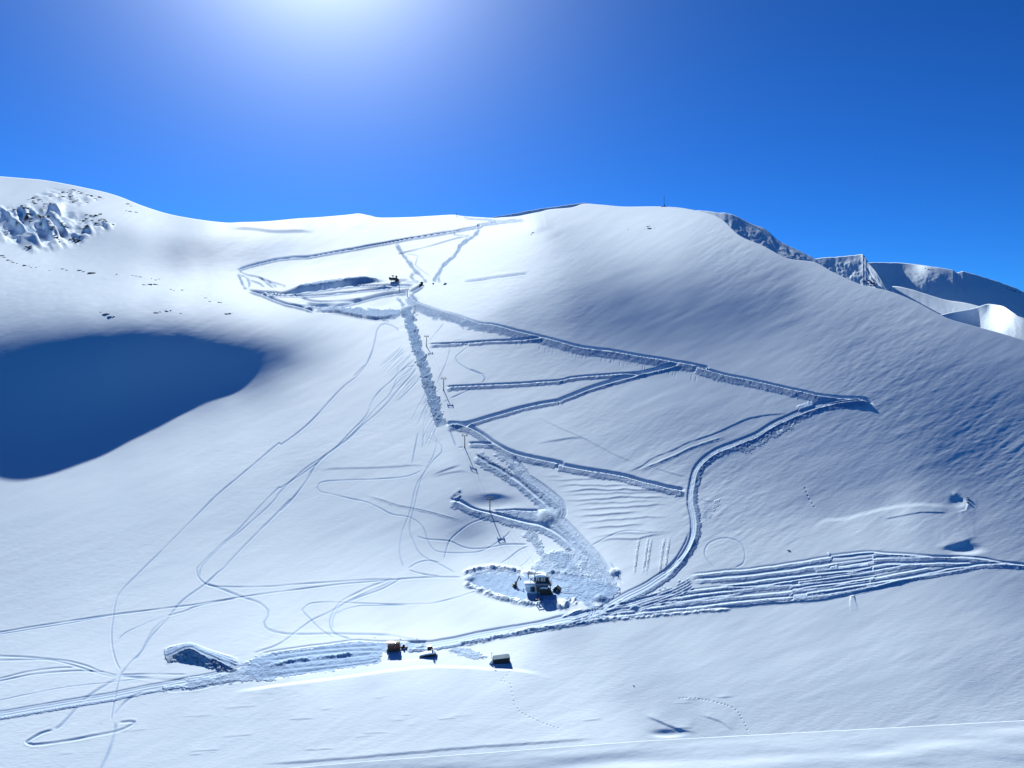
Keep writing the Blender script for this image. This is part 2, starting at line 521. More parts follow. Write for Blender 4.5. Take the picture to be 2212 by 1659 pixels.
def track(text, w=1.5, h=1.0, pack_shade=0.5, rough=0.0, taper=10, wob=0.15, berm=0.22, twin=0.0):
    r = near_line(trace(text), 4.5 * w + twin, wob)
    if r is None:
        return
    sl, a, run, tot, lean = r
    e = ends(run, tot, taper) * (0.85 + 0.25 * N_WIDE[sl])
    aa = np.abs(np.abs(a) - twin) if twin else np.abs(a)
    g = np.exp(-(aa / w) ** 2)
    z = -h * g + berm * h * np.exp(-((aa - 2.1 * w) / (0.8 * w)) ** 2)
    OFF[sl] += z * e * scale_at(sl, lean * 0.6)
    PACK_SHADE[sl] = np.maximum(PACK_SHADE[sl], np.clip(e * pack_shade * g, 0, 1))
    if rough:
        ROUGH[sl] = np.maximum(ROUGH[sl], e * rough * g)

def strip(text, w=10.0, h=1.0, rough=1.0, pack_shade=0.5, taper=8, edge=0.3, lane=0.0, wob=0.4):
    """churned band"""
    r = near_line(trace(text), w * 1.9 + 3, wob)
    if r is None:
        return
    sl, a, run, tot, lean = r
    wn = np.maximum(w * (1 + edge * N_MID[sl] * 0.8 + 0.15 * N_FINE[sl]), 1.0)
    m = sm((wn - np.abs(a)) / 2.5) * ends(run, tot, taper)
    z = -h * m
    if lane:
        z = z + lane * m * np.cos(a * 2 * math.pi / 5.5 + N_WIDE[sl])
    OFF[sl] += z * PXM[sl]
    ROUGH[sl] = np.maximum(ROUGH[sl], rough * m)
    PACK_SHADE[sl] = np.maximum(PACK_SHADE[sl], min(1.0, pack_shade * 1.35) * m)

def scarp(text, h=4.0, bw=3.0, back=26.0, side=1, taper=20, rough=0.0, wob=0.4):
    """a step: the uphill side stands h higher at the edge and fades back into the slope"""
    r = near_line(trace(text), back * 2.6, wob)
    if r is None:
        return
    sl, a, run, tot, lean = r
    a = a * side
    z = np.where(a > 0, np.exp(-a / back) * sm(a / bw), 0.0) * (np.abs(a) < 1e5)
    z = z * sm((back * 2.6 - np.abs(a)) / (back * 0.6))
    OFF[sl] += h * z * ends(run, tot, taper) * scale_at(sl, lean)
    if rough:
        ROUGH[sl] = np.maximum(ROUGH[sl], rough * ((a > -2) & (a < bw * 1.3)) * ends(run, tot, taper))

def ridge(text, h=3.0, w=4.0, rough=0.8, taper=8, wob=0.5, pack_shade=0.3, asym=1.0):
    r = near_line(trace(text), w * 3.2, wob)
    if r is None:
        return
    sl, a, run, tot, lean = r
    e = ends(run, tot, taper) * np.clip(0.8 + 0.22 * N_MID[sl] + 0.3 * N_FINE[sl], 0.15, 2)
    g = np.exp(-(a / (w * np.where(a > 0, asym, 1.0))) ** 2)
    OFF[sl] += h * g * e * scale_at(sl, lean)
    ROUGH[sl] = np.maximum(ROUGH[sl], np.clip(rough * g * e, 0, 1.2))
    PACK_SHADE[sl] = np.maximum(PACK_SHADE[sl], np.clip(pack_shade * g * e, 0, 1))

def mound(u, v, ru, rv, h, rough=0.0, pack_shade=0.0, pw=1.0):
    c0, c1 = np.searchsorted(MU, u - 3 * ru), np.searchsorted(MU, u + 3 * ru)
    q = ((MUU[:, c0:c1] - u) / ru) ** 2 + ((MVV[:, c0:c1] - v) / rv) ** 2
    g = np.exp(-q ** pw)
    OFF[:, c0:c1] += h * g * PXM[:, c0:c1]
    if rough:
        ROUGH[:, c0:c1] = np.maximum(ROUGH[:, c0:c1], rough * np.exp(-q ** 2))
    if pack_shade:
        PACK_SHADE[:, c0:c1] = np.maximum(PACK_SHADE[:, c0:c1], pack_shade * np.exp(-q ** 2))

def patch(text, rough=0.8, pack_shade=0.6, h=0.0, soft=3.0, steep=0.0):
    """polygon of churned snow; steep tips the whole patch towards the viewer (a bank of spoil)"""
    P = trace(text)
    c0, c1 = np.searchsorted(MU, P[:, 0].min() - 6), np.searchsorted(MU, P[:, 0].max() + 6)
    vc = MVV[:, c0:c1]
    rows = np.where(((vc > P[:, 1].min() - 6) & (vc < P[:, 1].max() + 6)).any(1))[0]
    sl = (slice(rows[0], rows[-1] + 1), slice(c0, c1))
    U = MUU[sl] + soft * 0.6 * N_FINE[sl] + soft * 0.5 * N_MID[sl]
    V = MVV[sl] + soft * 0.6 * N_FINE[::-1][sl] + soft * 0.5 * N_MID[::-1][sl]
    ins = np.zeros(U.shape, bool)
    dmin = np.full(U.shape, 1e9)
    for (x0, y0), (x1, y1) in zip(P, np.roll(P, -1, 0)):
        cond = (y0 > V) != (y1 > V)
        ins ^= cond & (U < (x1 - x0) * (V - y0) / (y1 - y0 + 1e-12) + x0)
        ex, ey = x1 - x0, y1 - y0
        t = np.clip(((U - x0) * ex + (V - y0) * ey) / (ex * ex + ey * ey + 1e-9), 0, 1)
        dmin = np.minimum(dmin, np.hypot(U - x0 - t * ex, V - y0 - t * ey))
    m = ins * sm(dmin / soft)
    pack_shade = min(1.0, pack_shade * 1.35)
    ROUGH[sl] = np.maximum(ROUGH[sl], rough * m)
    PACK_SHADE[sl] = np.maximum(PACK_SHADE[sl], pack_shade * m)
    if h:
        OFF[sl] += h * m * PXM[sl] * HS[sl]
    if steep:
        # height gained upward through the patch, dropped again just above it
        vr = P[:, 1].max() - V
        OFF[sl] += steep * vr * m * PXM[sl]

def pad(text, f):
    """a levelled yard: tips the ground inside towards flat, standing out at its front edge"""
    P = trace(text)
    c0, c1 = np.searchsorted(MU, P[:, 0].min() - 6), np.searchsorted(MU, P[:, 0].max() + 6)
    vc = MVV[:, c0:c1]
    rows = np.where(((vc > P[:, 1].min() - 6) & (vc < P[:, 1].max() + 6)).any(1))[0]
    sl = (slice(rows[0], rows[-1] + 1), slice(c0, c1))
    U, V = MUU[sl], MVV[sl]
    ins = np.zeros(U.shape, bool)
    dmin = np.full(U.shape, 1e9)
    for (x0, y0), (x1, y1) in zip(P, np.roll(P, -1, 0)):
        ins ^= ((y0 > V) != (y1 > V)) & (U < (x1 - x0) * (V - y0) / (y1 - y0 + 1e-12) + x0)
        ex, ey = x1 - x0, y1 - y0
        t = np.clip(((U - x0) * ex + (V - y0) * ey) / (ex * ex + ey * ey + 1e-9), 0, 1)
        dmin = np.minimum(dmin, np.hypot(U - x0 - t * ex, V - y0 - t * ey))
    OFF[sl] += ins * sm(dmin / 7.0) * f * np.maximum(V - P[:, 1].mean(), -7.0) * PXM[sl]

def ramp():
    """the dumped ramp of snow at the yard's left end"""
    cl = trace('M 150,480 560,400 690,410 900,490 1250,600 1600,680')
    hs = np.array([0, 12.0, 13.0, 10.0, 6.5, 0])
    sl, a, run, tot, lean = near_line(cl, 34)
    cum = np.concatenate([[0], np.cumsum(np.hypot(*np.diff(cl, axis=0).T))])
    h = np.interp(run, cum * tot / cum[-1], hs)
    front = np.clip(1 + a / (13.0 + 2.5 * N_FINE[sl]), 0, 1)                      # falls steeply towards the viewer
    rear = np.clip(1 - (a - 11) / 14.0, 0, 1)
    tip = np.where(run < cum[1] * tot / cum[-1], 0.55, 1.0)
    z = h * np.where(a < 0, front, np.where(a < 11 * tip, 1.0, rear))
    z = np.where(np.abs(a) < 1e5, z, 0)
    OFF[sl] += (z + 0.5 * np.cos(a * 0.9) * (z > 1) * (a > 0)) * PXM[sl]
    ROUGH[sl] = np.maximum(ROUGH[sl], np.where((a < 0) & (z > 0.5), 1.3, 0.3 * (z > 0.5)))
    PACK_SHADE[sl] = np.maximum(PACK_SHADE[sl], np.where(a < 0, 0.35, 0.8) * sm(z / 2))

# --- broad shapes first: drifts, hollows, wind ridges
scarp('B 560,1290 300,1270', h=0.1)
scarp('F 250,850 400,832 700,822 900,812 1060,800 1200,815', h=1.1, bw=4, back=30, taper=60)
scarp('F 620,1018 760,1062 900,1108 1100,1150 1280,1195 1480,1250', h=1.1, bw=3, back=30, taper=60, rough=0.1)
scarp('F 1180,885 1290,845 1380,815 1445,795', h=1.8, bw=4, back=26, taper=30)
scarp('F 1180,900 1300,870 1420,850 1500,862', h=1.2, bw=4, back=20, taper=30)
mound(1061, 1087, 48, 14, -4.2, pw=1.3)
scarp('K 255,745 330,750 460,752 600,775 660,790', h=2.6, bw=8, back=18, taper=40)
mound(1180, 1118, 20, 15, 7, rough=0.9, pack_shade=0.5, pw=1.6)
for k, t in enumerate(['K 900,590 1100,600 1300,590 1500,580 1650,600', 'K 1000,660 1250,640 1500,655 1750,650 1900,640', 'K 1050,720 1250,700 1400,690 1700,700 2212,690',
                       'K 1080,745 1300,740 1600,725 1900,715 2212,705', 'K 1080,800 1400,790 1700,765 2000,760 2212,770', 'K 1140,840 1400,830 1700,815 2000,800 2120,795',
                       'K 1160,900 1350,885 1600,870 1850,850 2050,835 2212,840', 'K 1180,960 1400,945 1700,920 1950,900', 'K 1220,1020 1500,1000 1800,970 2100,960 2212,965',
                       'K 1270,1090 1500,1060 1750,1040 2000,1030', 'K 1330,1180 1500,1150 1700,1120 1900,1120 2212,1090', 'K 1400,1220 1600,1180 1900,1160 2030,1130 2212,1100',
                       'K 700,430 850,440 1000,465 1080,490', 'K 780,540 900,520 1010,462', 'K 870,560 1000,560 1200,575']):
    scarp(t, h=1.3 + 0.9 * ((k * 7) % 5) / 4, bw=3.5, back=9, taper=60, wob=0.8)
for x in (1880, 1970, 2000, 2130, 2180):
    scarp('K %d,1130 %d,1250 %d,1380 %d,1520' % (x, x - 22, x - 40, x - 62), h=0.6, bw=2, back=8, taper=25, side=1, rough=0.3)
scarp('G 730,860 860,800 950,740 1100,680 1250,610 1400,560 1500,520 1640,450 1800,410 2010,385', h=1.1, bw=3, back=20, taper=30)
scarp('G 820,850 950,800 1100,735 1250,665 1450,600 1540,570', h=1.4, bw=4, back=12, taper=30, rough=0.25)
scarp('G 0,400 200,500 340,560 500,640 700,740 870,800', h=0.7, bw=2.5, back=22, taper=50)
scarp('G 940,815 1100,860 1230,895', h=0.8, bw=2.5, back=16, taper=20)
scarp('G 0,640 150,610 330,585 460,600', h=1.4, bw=4, back=24, taper=50)
patch('G 1335,1055 1482,1040 1472,1110 1400,1205 1322,1262', rough=0.3, pack_shade=0.2, h=-0.5, soft=4)
# right-hand side: wind lip, crack, hollow and drift
scarp('H 430,960 560,850 720,830 1000,760 1280,718 1500,725 1660,748', h=-2.2, bw=12, back=40, taper=60)
mound(3413 * .60636, 1785 * .60636, 15, 11, -2.2, pw=1.4)
scarp('H 1600,590 1640,640 1700,650 1735,690 1720,730 1650,748', h=1.6, bw=4, back=10, taper=12, side=1)
scarp('H 1030,830 1150,805 1250,785 1370,768 1480,765 1590,770', h=1.0, bw=2, back=20, taper=20)
scarp('H 1450,1080 1600,1070 1700,1040 1790,995 1850,1000', h=3, bw=10, back=24, taper=40)
mound(3440 * .60636, 1955 * .60636, 34, 10, -3, pw=1.5)
scarp('C 500,520 640,475 720,450 800,440', h=1.5, bw=12, back=26, taper=40)
scarp('B 1000,340 1150,330 1300,345', h=0.8, bw=10, back=20, taper=40)
scarp('B 0,330 250,345 400,365 620,360 800,362', h=1.5, bw=4, back=16, taper=40)
# left mountain: ribs and gullies running down to the right
FACE = True
# foreground wedge and lips
scarp('L 560,1290 650,1325 740,1362 850,1400 980,1428', h=2.2, bw=5, back=24, taper=40)
scarp('L 960,1295 1060,1320 1130,1345 1180,1385 1225,1412', h=1.4, bw=5, back=22, taper=30)
mound(1440, 1584, 30, 7, -2.6, pw=1.4)

scarp('W 480,1492 700,1464 900,1438 1000,1437 1060,1441 1120,1443 1200,1456', h=5.5, bw=11, back=60, side=-1, taper=130, wob=0)
scarp('W 560,1656 700,1646 820,1636 900,1629 1000,1620 1120,1612 1300,1598', h=2.2, bw=7, back=24, taper=80, wob=0.3)
scarp('J 1040,1290 1130,1288', h=1, bw=3, back=10)
scarp('J 1080,1365 1160,1362', h=1, bw=3, back=10)
for k in range(26):
    x, y = 60 + 1500 * rng.random(), 1470 + 170 * rng.random()
    scarp('W %.0f,%.0f %.0f,%.0f' % (x, y + 2, x + 30 + 50 * rng.random(), y - 2), h=0.45 + 0.4 * rng.random(), bw=2, back=9, taper=16)
ramp()
strip('M 950,480 1150,560 1350,640 1600,700', w=10, h=0.3, rough=0.3, pack_shade=0.6, lane=0.5)
strip('M 1400,560 1600,590 1900,600', w=6, h=0.3, rough=0.3, pack_shade=0.5, lane=0.4)

# --- the cut roads
road('B 105,697 150,672 235,645 400,608 560,582 760,565 950,530 1170,490 1400,450 1700,400 2000,355 2212,315 C 130,405 300,380 470,358 540,357', w=1.6, bw=3.6, h=3.2, fw=2.5, hf=0.8, rough=0.5)
road('C 0,333 150,342 300,362 400,360 480,352', w=1.2, bw=2.5, h=2.0, fw=2, hf=0.6, rough=0.3)
strip('B 2212,330 2150,400 2060,460 1990,560 1900,640 1840,720 1800,795', w=4.5, h=2.2, rough=0.8, pack_shade=0.5)
strip('B 1865,800 1850,760 1870,720', w=4, h=2, rough=0.9, pack_shade=0.5)
strip('B 1475,450 1510,500 1560,570 1610,640 1660,700 1720,750 1755,800', w=4.5, h=1.6, rough=0.8, pack_shade=0.45, lane=0.4)
strip('B 1640,700 1610,735 1640,770 1690,790', w=4, h=1, rough=0.8, pack_shade=0.4)
track('B 1490,545 1560,530 1700,500 1850,460 2000,420 2130,395', w=1.2, h=1.6)
track('B 2050,350 1990,370 1985,388 2060,392 2130,395', w=1.0, h=1.2)
track('B 1570,545 1670,570 1650,640 1720,700 1800,750', w=1.1, h=1.0)
track('C 0,880 150,860 320,835 470,815 570,806', w=2.2, h=1.8, rough=0.4, pack_shade=0.6)
for t in ['B 115,705 140,770 170,830 205,857', 'B 130,720 200,760 215,800 210,850']:
    strip(t, w=3.2, h=1.0, rough=0.6, pack_shade=0.5)
for t in ['B 110,690 200,730 300,750 370,800 430,845', 'B 280,745 380,780 520,825 490,848', 'B 200,770 300,800 340,830 330,845', 'B 360,770 420,810 460,845']:
    track(t, w=1.5, h=1.4, rough=0.3)
road('B 200,860 330,900 460,955 530,980 640,1000 740,1030 785,1045', w=2.2, bw=4, h=3, fw=3, hf=1, rough=0.5)
scarp('B 470,874 610,869 760,852 900,832 1100,804 1300,789 1420,784', h=3.6, bw=2.2, back=22, taper=55, rough=0.2, wob=0.2)
patch('B 600,860 700,825 830,797 1050,778 1300,776 1390,782 1300,800 1000,815 850,845 700,880 610,885', rough=0.45, pack_shade=0.55, soft=2)
road('B 240,868 400,880 600,885 900,850 1100,825 1400,820 1640,822', w=1.4, bw=3.4, h=2.6, fw=2, hf=0.8, rough=0.5)
road('B 350,890 500,905 740,908 1000,885 1250,860 1500,835', w=1.4, bw=3.2, h=2.4, fw=2, hf=0.6, rough=0.5)
track('B 640,915 750,945 850,955 1000,950 1190,930', w=1.5, h=1.6)
track('B 560,980 700,990 900,975 1100,945 1190,930', w=1.4, h=1.5)
road('B 700,992 850,1000 1000,1000 1100,975 1300,920 1450,890 1600,875', w=1.8, bw=7, h=3.4, fw=3, hf=0.6, rough=0.4)
patch('B 740,1000 1000,1008 1280,1016 1530,1026 1522,1066 1460,1122 1200,1102 1000,1064 870,1048', rough=0.6, pack_shade=0.6, soft=3, h=0.4)
scarp('B 860,1048 1000,1066 1200,1102 1380,1112 1520,1068', h=2.2, bw=3, back=12, taper=30, rough=0.4)
track('B 690,1045 800,1046 900,1050 1060,1060', w=1.4, h=1.3)
track('B 1600,770 1500,772 1700,800', w=1.2, h=1.2)
# the churned line of the lift
strip('B 1560,990 1590,1080 1622,1200 1655,1320 1700,1450 1748,1600 F 1150,100 1180,200 1210,300 1240,400 1275,480', w=12.5, h=1.2, rough=1.6, pack_shade=1.0, edge=0.14)
strip('B 1480,915 1515,950 1565,1000', w=5, h=1, rough=1.1, pack_shade=0.5)
strip('B 1600,870 1640,940 1675,990', w=6, h=1, rough=0.7, pack_shade=0.5)
track('B 1490,905 1560,900 1590,895', w=2.4, h=1.2, rough=0.5)
# main zigzag
road('B 1720,800 1690,830 1620,870 1595,890', w=3, bw=4, h=2, fw=3, hf=1, rough=0.4, pack_shade=0.5)
road('B 1600,890 1640,960 1700,990 1850,1040 2000,1080 2212,1150 C 250,1255 450,1310 700,1370 1000,1450 1300,1490 1600,1540 1900,1590 2100,1630 G 1290,20 1500,80 1700,120 1900,165 2100,210 2212,235 D 700,1480 850,1500 1000,1510 1080,1530 1120,1555',
     w=2.3, bw=4.0, h=3.6, fw=13, hf=3.2, rough=0.65, edge=0.45)
patch('B 1690,1005 1850,1060 2000,1100 2212,1165 C 200,1265 400,1320 600,1365 620,1395 400,1360 200,1320 0,1280 B 1950,1130 1800,1090 1720,1050', rough=0.45, pack_shade=0.5, soft=4)
road('B 1760,1330 1900,1325 2212,1312 C 0,1415 200,1400 450,1390 700,1380', w=1.8, bw=3, h=2.6, fw=5, hf=1.6, rough=0.6)
patch('B 1755,1345 1830,1340 1960,1335 1900,1350 1770,1362', rough=0.7, pack_shade=0.6, soft=2)
road('F 1300,180 1500,170 1800,155 2000,140 2212,125 G 300,105 600,80 900,60', w=1.8, bw=3, h=2.8, fw=6, hf=2, rough=0.6)
patch('F 1310,190 1400,185 1470,190 1400,205 1310,215', rough=0.7, pack_shade=0.6, soft=2)
road('F 1310,465 1450,470 1600,430 1800,370 2000,320 2212,285 G 200,290 400,210 600,145 800,90 950,50 1150,5', w=2.0, bw=6.5, h=4.2, fw=6, hf=1.8, rough=0.5)
road('F 1300,470 1400,472 1500,500 1600,560 1680,620 1800,685 1950,730 2212,785 G 200,790 400,830 600,862 750,890 900,932 1050,968 1200,997', w=2.8, bw=6, h=4.4, fw=11, hf=2.6, rough=0.8, edge=0.4, ruts=0.2)
road('F 1470,622 1600,624 1700,640', w=1.6, bw=4, h=3, fw=8, hf=1.6, rough=0.6)
road('G 1020,1659 1110,1580 1200,1480 1250,1380 1268,1280 1258,1180 1240,1100 1240,1020 1256,930 1282,830 1345,750 1450,680 1600,620 1750,560 1900,470 2050,400 2212,335 D 600,1600 750,1552 900,1525 1050,1518 1110,1545',
     w=5.0, bw=4.5, h=1.9, fw=10, hf=1.3, rough=0.9, ruts=0.7, edge=0.5, taper=20, pack_shade=0.55)
patch('G 1560,660 1680,640 1900,520 2080,430 2140,420 1950,560 1850,590 1700,690 1600,690', rough=0.8, pack_shade=0.6, soft=4)
road('L 240,560 330,520 450,450 560,400 660,340 760,270 840,180 900,80 930,0', w=8, bw=4, h=1.6, fw=8, hf=1.1, rough=0.9, ruts=0.7, taper=16, pack_shade=0.55)
# works between the tower line and the base
strip('F 1560,690 1590,740 1650,790 1720,830 1820,900', w=11, h=1, rough=0.95, pack_shade=0.55)
road('K 250,340 330,385 380,425 480,470 600,550 720,630 850,740 960,830 1020,890', w=3.5, bw=3.5, h=2.6, fw=11, hf=1.8, rough=0.95, pack_shade=0.5, ruts=0.3, edge=0.5)
road('K 600,370 680,450 770,560 900,650 1030,750 1100,820 1120,900 1095,960 1150,1020 1250,1120 1350,1230 1450,1330 1540,1450 1600,1560 1640,1650', w=7.5, bw=2.6, h=2, fw=9, hf=1, rough=0.9, pack_shade=0.5, ruts=0.4, edge=0.6, side=1)
patch('K 480,300 640,380 760,480 700,560 560,440 420,320', rough=0.6, pack_shade=0.4, soft=4)
patch('K 620,480 760,560 900,680 1020,800 980,860 860,720 700,600', rough=0.7, pack_shade=0.5, soft=4)
road('K 0,785 100,800 250,870 400,910 550,950 700,990 850,1020 980,1065 1100,1140 1180,1215 1218,1290', w=3.2, bw=4, h=3.2, fw=13, hf=2.2, rough=1.0, pack_shade=0.5, edge=0.5, ruts=0.2)
strip('K 1218,1280 1190,1380 1250,1480 1300,1560', w=7, h=0.6, rough=0.7, pack_shade=0.5, lane=0.5)
track('K 10,790 60,740 110,705 150,700', w=3, h=1.5, rough=0.5)
track('K 30,800 90,770 140,720', w=2, h=1.5, rough=0.5)
road('K 420,885 600,878 780,888 910,892', w=1.4, bw=4, h=3, fw=9, hf=1, rough=0.6)
patch('K 430,900 800,905 900,930 870,990 640,960', rough=0.55, pack_shade=0.5, soft=3)
strip('K 745,1075 830,1150 880,1250 950,1350 1030,1455', w=11, h=0.6, rough=0.75, pack_shade=0.45, lane=0.4)
patch('K 960,1300 1060,1270 1200,1290 1230,1400 1320,1470 1350,1560 1200,1520 1050,1440 980,1380', rough=1.0, pack_shade=0.6, soft=4)
patch('K 1240,1330 1300,1300 1420,1400 1500,1500 1560,1600 1450,1640 1330,1500', rough=0.8, pack_shade=0.5, soft=4)
patch('K 800,1440 1000,1400 1200,1450 1350,1530 1500,1640 1200,1600 950,1520 800,1480', rough=0.7, pack_shade=0.5, soft=4)
mound(1328, 1236, 10, 7, 5, rough=0.9, pack_shade=0.5, pw=1.5)
mound(1015, 1250, 10, 6, 4, rough=0.9, pack_shade=0.5, pw=1.5)
mound(1298, 1292, 13, 7, 5, rough=1.0, pack_shade=0.5, pw=1.4)
mound(1370, 1312, 8, 5, 5, rough=0.8, pack_shade=0.3, pw=1.4)
strip('K 1650,1500 1660,1540 1680,1570', w=7, h=0.4, rough=0.4, pack_shade=0.4, lane=0.5)
ridge('J 1490,300 1540,262 1620,245 1720,240 1830,255 1900,275', h=3, w=4, rough=0.9)
ridge('J 1900,280 2000,283 2100,280 2207,278 L 100,300 200,300', h=2.5, w=3, rough=0.8)
strip('J 1500,320 1560,290 1650,268 1750,262 1880,285', w=5, h=0.8, rough=0.5, pack_shade=0.5, lane=0.4)
ridge('J 1495,345 1540,375 1620,405 1700,440 1850,478 2000,500 2120,503 2207,520 L 60,440', h=3.2, w=5, rough=1.1)
patch('J 1495,330 1560,285 1700,262 1850,272 2000,290 2207,285 L 150,300 330,335 430,400 330,490 215,490 100,470 0,470 J 2000,488 1850,462 1700,422 1590,385', rough=0.30, pack_shade=0.66, soft=4)
patch('L 0,300 200,330 380,350 430,420 300,500 220,470 0,425', rough=0.6, pack_shade=0.5, soft=4)
ridge('L 0,490 60,480 120,475', h=4, w=7, rough=1.0)
strip('L 0,440 100,440 185,478 215,540 180,600 60,640', w=9, h=0.8, rough=0.3, pack_shade=0.55, lane=0.6)
ridge('L 0,590 80,560 150,530', h=1.6, w=2, rough=0.7)
# valley road
patch('K 600,360 720,450 900,600 1080,760 1150,860 1150,1000 1300,1130 1480,1320 1600,1520 1690,1660 1300,1660 900,1500 800,1440 960,1300 1100,1265 1190,1290 1180,1210 1040,1100 1000,1000 960,860 760,640 560,440', rough=0.3, pack_shade=0.42, soft=3)
strip('L 230,566 400,530 560,490 760,430 930,350', w=15, h=0.2, rough=0.25, pack_shade=0.4, lane=0.55)
for t in ['L 250,560 450,535 640,500 820,470', 'L 250,572 420,552 560,530 700,515', 'L 260,548 430,500 600,455 820,415', 'L 300,585 500,566 700,545 900,520']:
    track(t, w=2.2, h=1.2, pack_shade=0.6, rough=0.2)
for k in range(16):
    x = 1230 + 380 * rng.random()
    track('K %.0f,%.0f %.0f,%.0f %.0f,%.0f' % (x, 1380 + 60 * rng.random(), x + 60, 1480, x + 130, 1600), w=1.4, h=0.9, pack_shade=0.6)
road('J 1080,790 1250,790 1400,768 1600,725 1800,688 2000,655 2207,605 L 100,600 200,570 L 330,540', w=8, bw=4, h=2.6, fw=6, hf=1.5, rough=0.9, pack_shade=0.55, ruts=0.5, edge=0.5)
ridge('J 1450,792 1600,757 1800,717 2000,677 2207,652 L 100,640 250,610 400,600', h=1.8, w=4.5, rough=1.1)
ridge('L 380,602 600,585 800,570 1000,550 1200,535', h=0.7, w=3, rough=0.8)
patch('J 1350,830 1480,795 1600,830 1680,880 1560,890 1450,860', rough=0.45, pack_shade=0.5, soft=3)
track('J 1370,838 1470,850 1560,885', w=2.2, h=1.2, rough=0.5)
road('J 1250,765 1100,765 950,765 850,765 720,757 600,775 400,800 200,830 60,855', w=1.5, bw=2.6, h=1.8, fw=2, hf=0.4, rough=0.4)
patch('J 1240,772 1100,768 850,766 700,760 400,806 100,846 20,870 -40,930 -60,1000 40,1040 250,1012 500,978 700,950 900,912 930,835 1100,812 1230,805', rough=0.28, pack_shade=0.66, soft=3)
patch('I 2211,742 2050,790 1950,835 1850,880 1700,915 1500,930 1480,945 1500,975 1300,1000 1290,1040 1500,1030 1750,985 1950,962 2211,960', rough=0.4, pack_shade=0.5, soft=3)
for t in ['J 60,880 300,840 600,810 900,790', 'J 120,900 400,860 700,830 930,825', 'J 60,930 300,915 600,880 850,850', 'J 200,960 500,930 800,900 900,870', 'J 100,1010 400,970 700,930 880,900 910,870', 'J 30,870 120,850 170,870 100,890',
          'J 0,905 60,940 20,985']:
    track(t, w=2.0, h=1.4, rough=0.3, pack_shade=0.6)
ridge('J 110,935 200,925 300,895 440,885', h=3, w=4, rough=0.9)
ridge('J 440,880 520,872 620,858 720,855', h=3, w=3.4, rough=0.7)
ridge('J 1140,805 1220,800', h=2.5, w=3, rough=0.9)
scarp('J 0,1046 200,1022 500,982 700,952 900,914 1150,894 1330,880', h=-1.6, bw=3, back=14, taper=30)
road('I 0,1230 150,1205 300,1178 600,1128 900,1078 1150,1028 1300,1000 1500,962 1700,922 1900,870', w=7, bw=2.4, h=1.4, fw=5, hf=0.6, rough=0.35, pack_shade=0.5, ruts=0.5)
track('I 1340,1045 1600,1020 1750,985 1920,960', w=2.2, h=1.6, rough=0.2)
